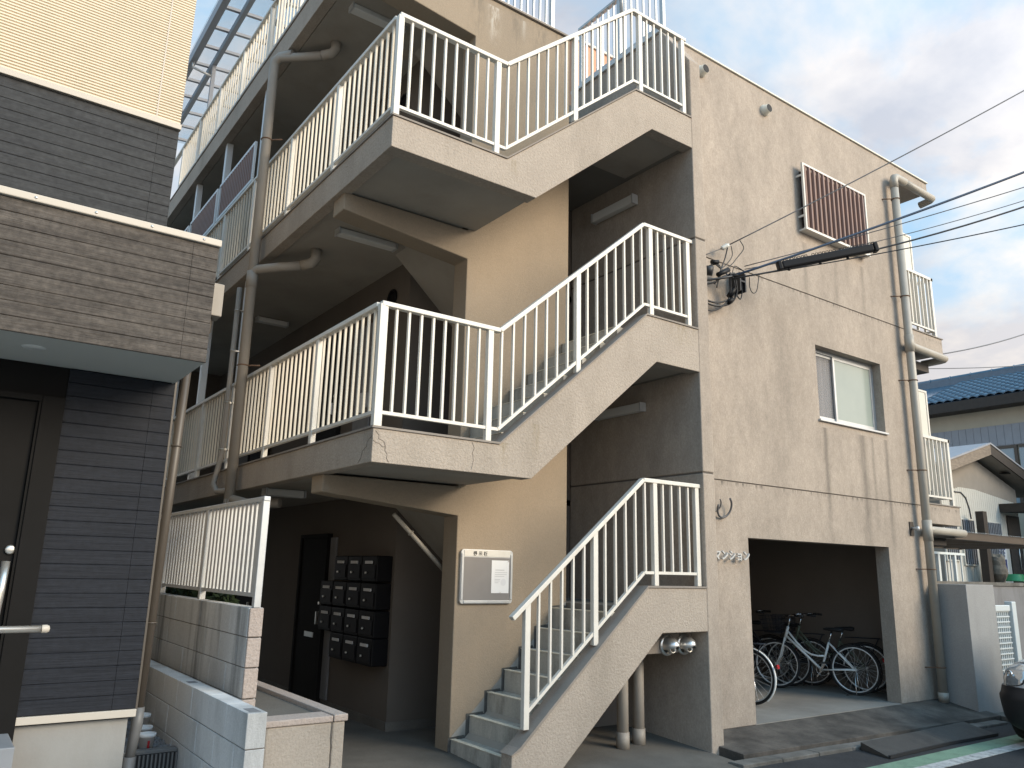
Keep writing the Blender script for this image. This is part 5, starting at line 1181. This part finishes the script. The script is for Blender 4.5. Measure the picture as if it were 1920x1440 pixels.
for q, r_ in (([(4.76, .2, 5.2), (4.84, .24, 5.08), (4.80, .3, 4.95), (4.6, .36, 4.88), (4.35, .42, 4.93)], .013),
              ([(4.80, .2, 5.2), (4.88, .24, 5.04), (4.82, .3, 4.9), (4.6, .36, 4.84), (4.33, .42, 4.90)], .013),
              ([(4.72, .2, 5.25), (4.80, .28, 5.0), (4.72, .32, 4.86), (4.55, .38, 4.77), (4.30, .42, 4.83)], .012),
              ([(4.78, .2, 5.22), (4.64, .22, 5.17), (4.48, .3, 5.13), (4.3, .4, 5.1)], .016),
              ([(4.80, .2, 5.26), (4.66, .25, 5.2), (4.52, .3, 5.10), (4.34, .42, 5.05)], .012),
              ([(4.78, .27, 5.62), (4.76, .3, 5.48), (4.70, .3, 5.36), (4.64, .28, 5.28), (4.58, .3, 5.05)], .009),
              ([(4.86, .28, 5.66), (4.90, .3, 5.55), (4.80, .3, 5.42), (4.68, .3, 5.32)], .006),
              ([(5.0, .25, 5.76), (5.08, .26, 5.68), (5.0, .3, 5.55), (4.85, .3, 5.40), (4.66, .3, 5.28)], .006),
              ([(4.50, .34, 5.32), (4.60, .3, 5.36), (4.68, .3, 5.30), (4.62, .3, 5.18), (4.56, .32, 5.1)], .012),
              ([(4.45, .36, 5.22), (4.52, .3, 5.34), (4.64, .3, 5.33), (4.80, .28, 5.24)], .010),
              ([(5.06, .25, 5.36), (4.98, .3, 5.42), (4.92, .3, 5.40), (4.88, .3, 5.28)], .006),
              ([(5.18, .27, 5.32), (5.22, .3, 5.2), (5.28, .3, 5.14), (5.36, .3, 5.2), (5.42, .3, 5.42)], .006),
              ([(4.9, .25, 5.2), (4.95, .3, 5.06), (5.02, .3, 5.0), (5.06, .3, 5.1), (5.07, .3, 5.28)], .008)):
    sp(q, r_)
for (a, b, r_) in (((4.74, .24, 5.3), (4.56, .26, 5.2), .03), ((4.86, .25, 5.1), (4.80, .3, 4.98), .035), ((4.84, .28, 4.96), (4.78, .3, 4.9), .03), ((4.50, .3, 5.36), (4.60, .28, 5.38), .026), ((4.72, .22, 5.2), (4.9, .15, 5.26), .022), ((4.95, .25, 5.3), (4.8, .27, 5.24), .02)):
    part('splice', MB().cyl(a, b, r_, 10), MT['blackp'], cb_)
part('bracket', MB().box(4.98, 5.0, .26, .43, 5.1, 5.34).box(5.08, 5.1, .26, .43, 5.1, 5.34).box(5.0, 5.08, .26, .28, 5.22, 5.24), MT['cable'], cb_)
part('splice_cap', MB().cyl((4.36, .3, 5.22), (4.42, .22, 5.2), .06, 12), MT['cable'], cb_)

# ------------------------------------------------------------------ unseen houses opposite, added to keep low sun off the lower walls
for (xa, xb, hh, m_, lab) in ((4.0, 9.8, 4.2, 'gsid', 'unseen grey low house added for shade across the street'), (10.5, 22, 4.5, 'plaster', 'unseen wide cream house added for shade across the street, farther along'), (23, 36, 4.3, 'gsid', 'unseen grey house added for shade across the street, farthest along')):
    o_ = thing('shade_house', lab, 'house', ((xa+xb)/2, -13, -.12), 'unseen shade houses across the street')
    part('wall', MB().box(xa, xb, -17, -9.6, -.12, hh), MT[m_], o_)
    part('roof', MB().prism([(-17.5, hh-.05), (-13.3, hh+1.3), (-9.1, hh-.05)], xa-.4, xb+.4, 'yz'), MT['darkw'], o_)
    for k in range(int((xb-xa)/2.4)):
        for z_ in (.9,):
            w_ = part('window', MB().box(xa+.8+k*2.4, xa+2.2+k*2.4, -9.62, -9.57, z_, z_+1.2), MT['wind'], o_)
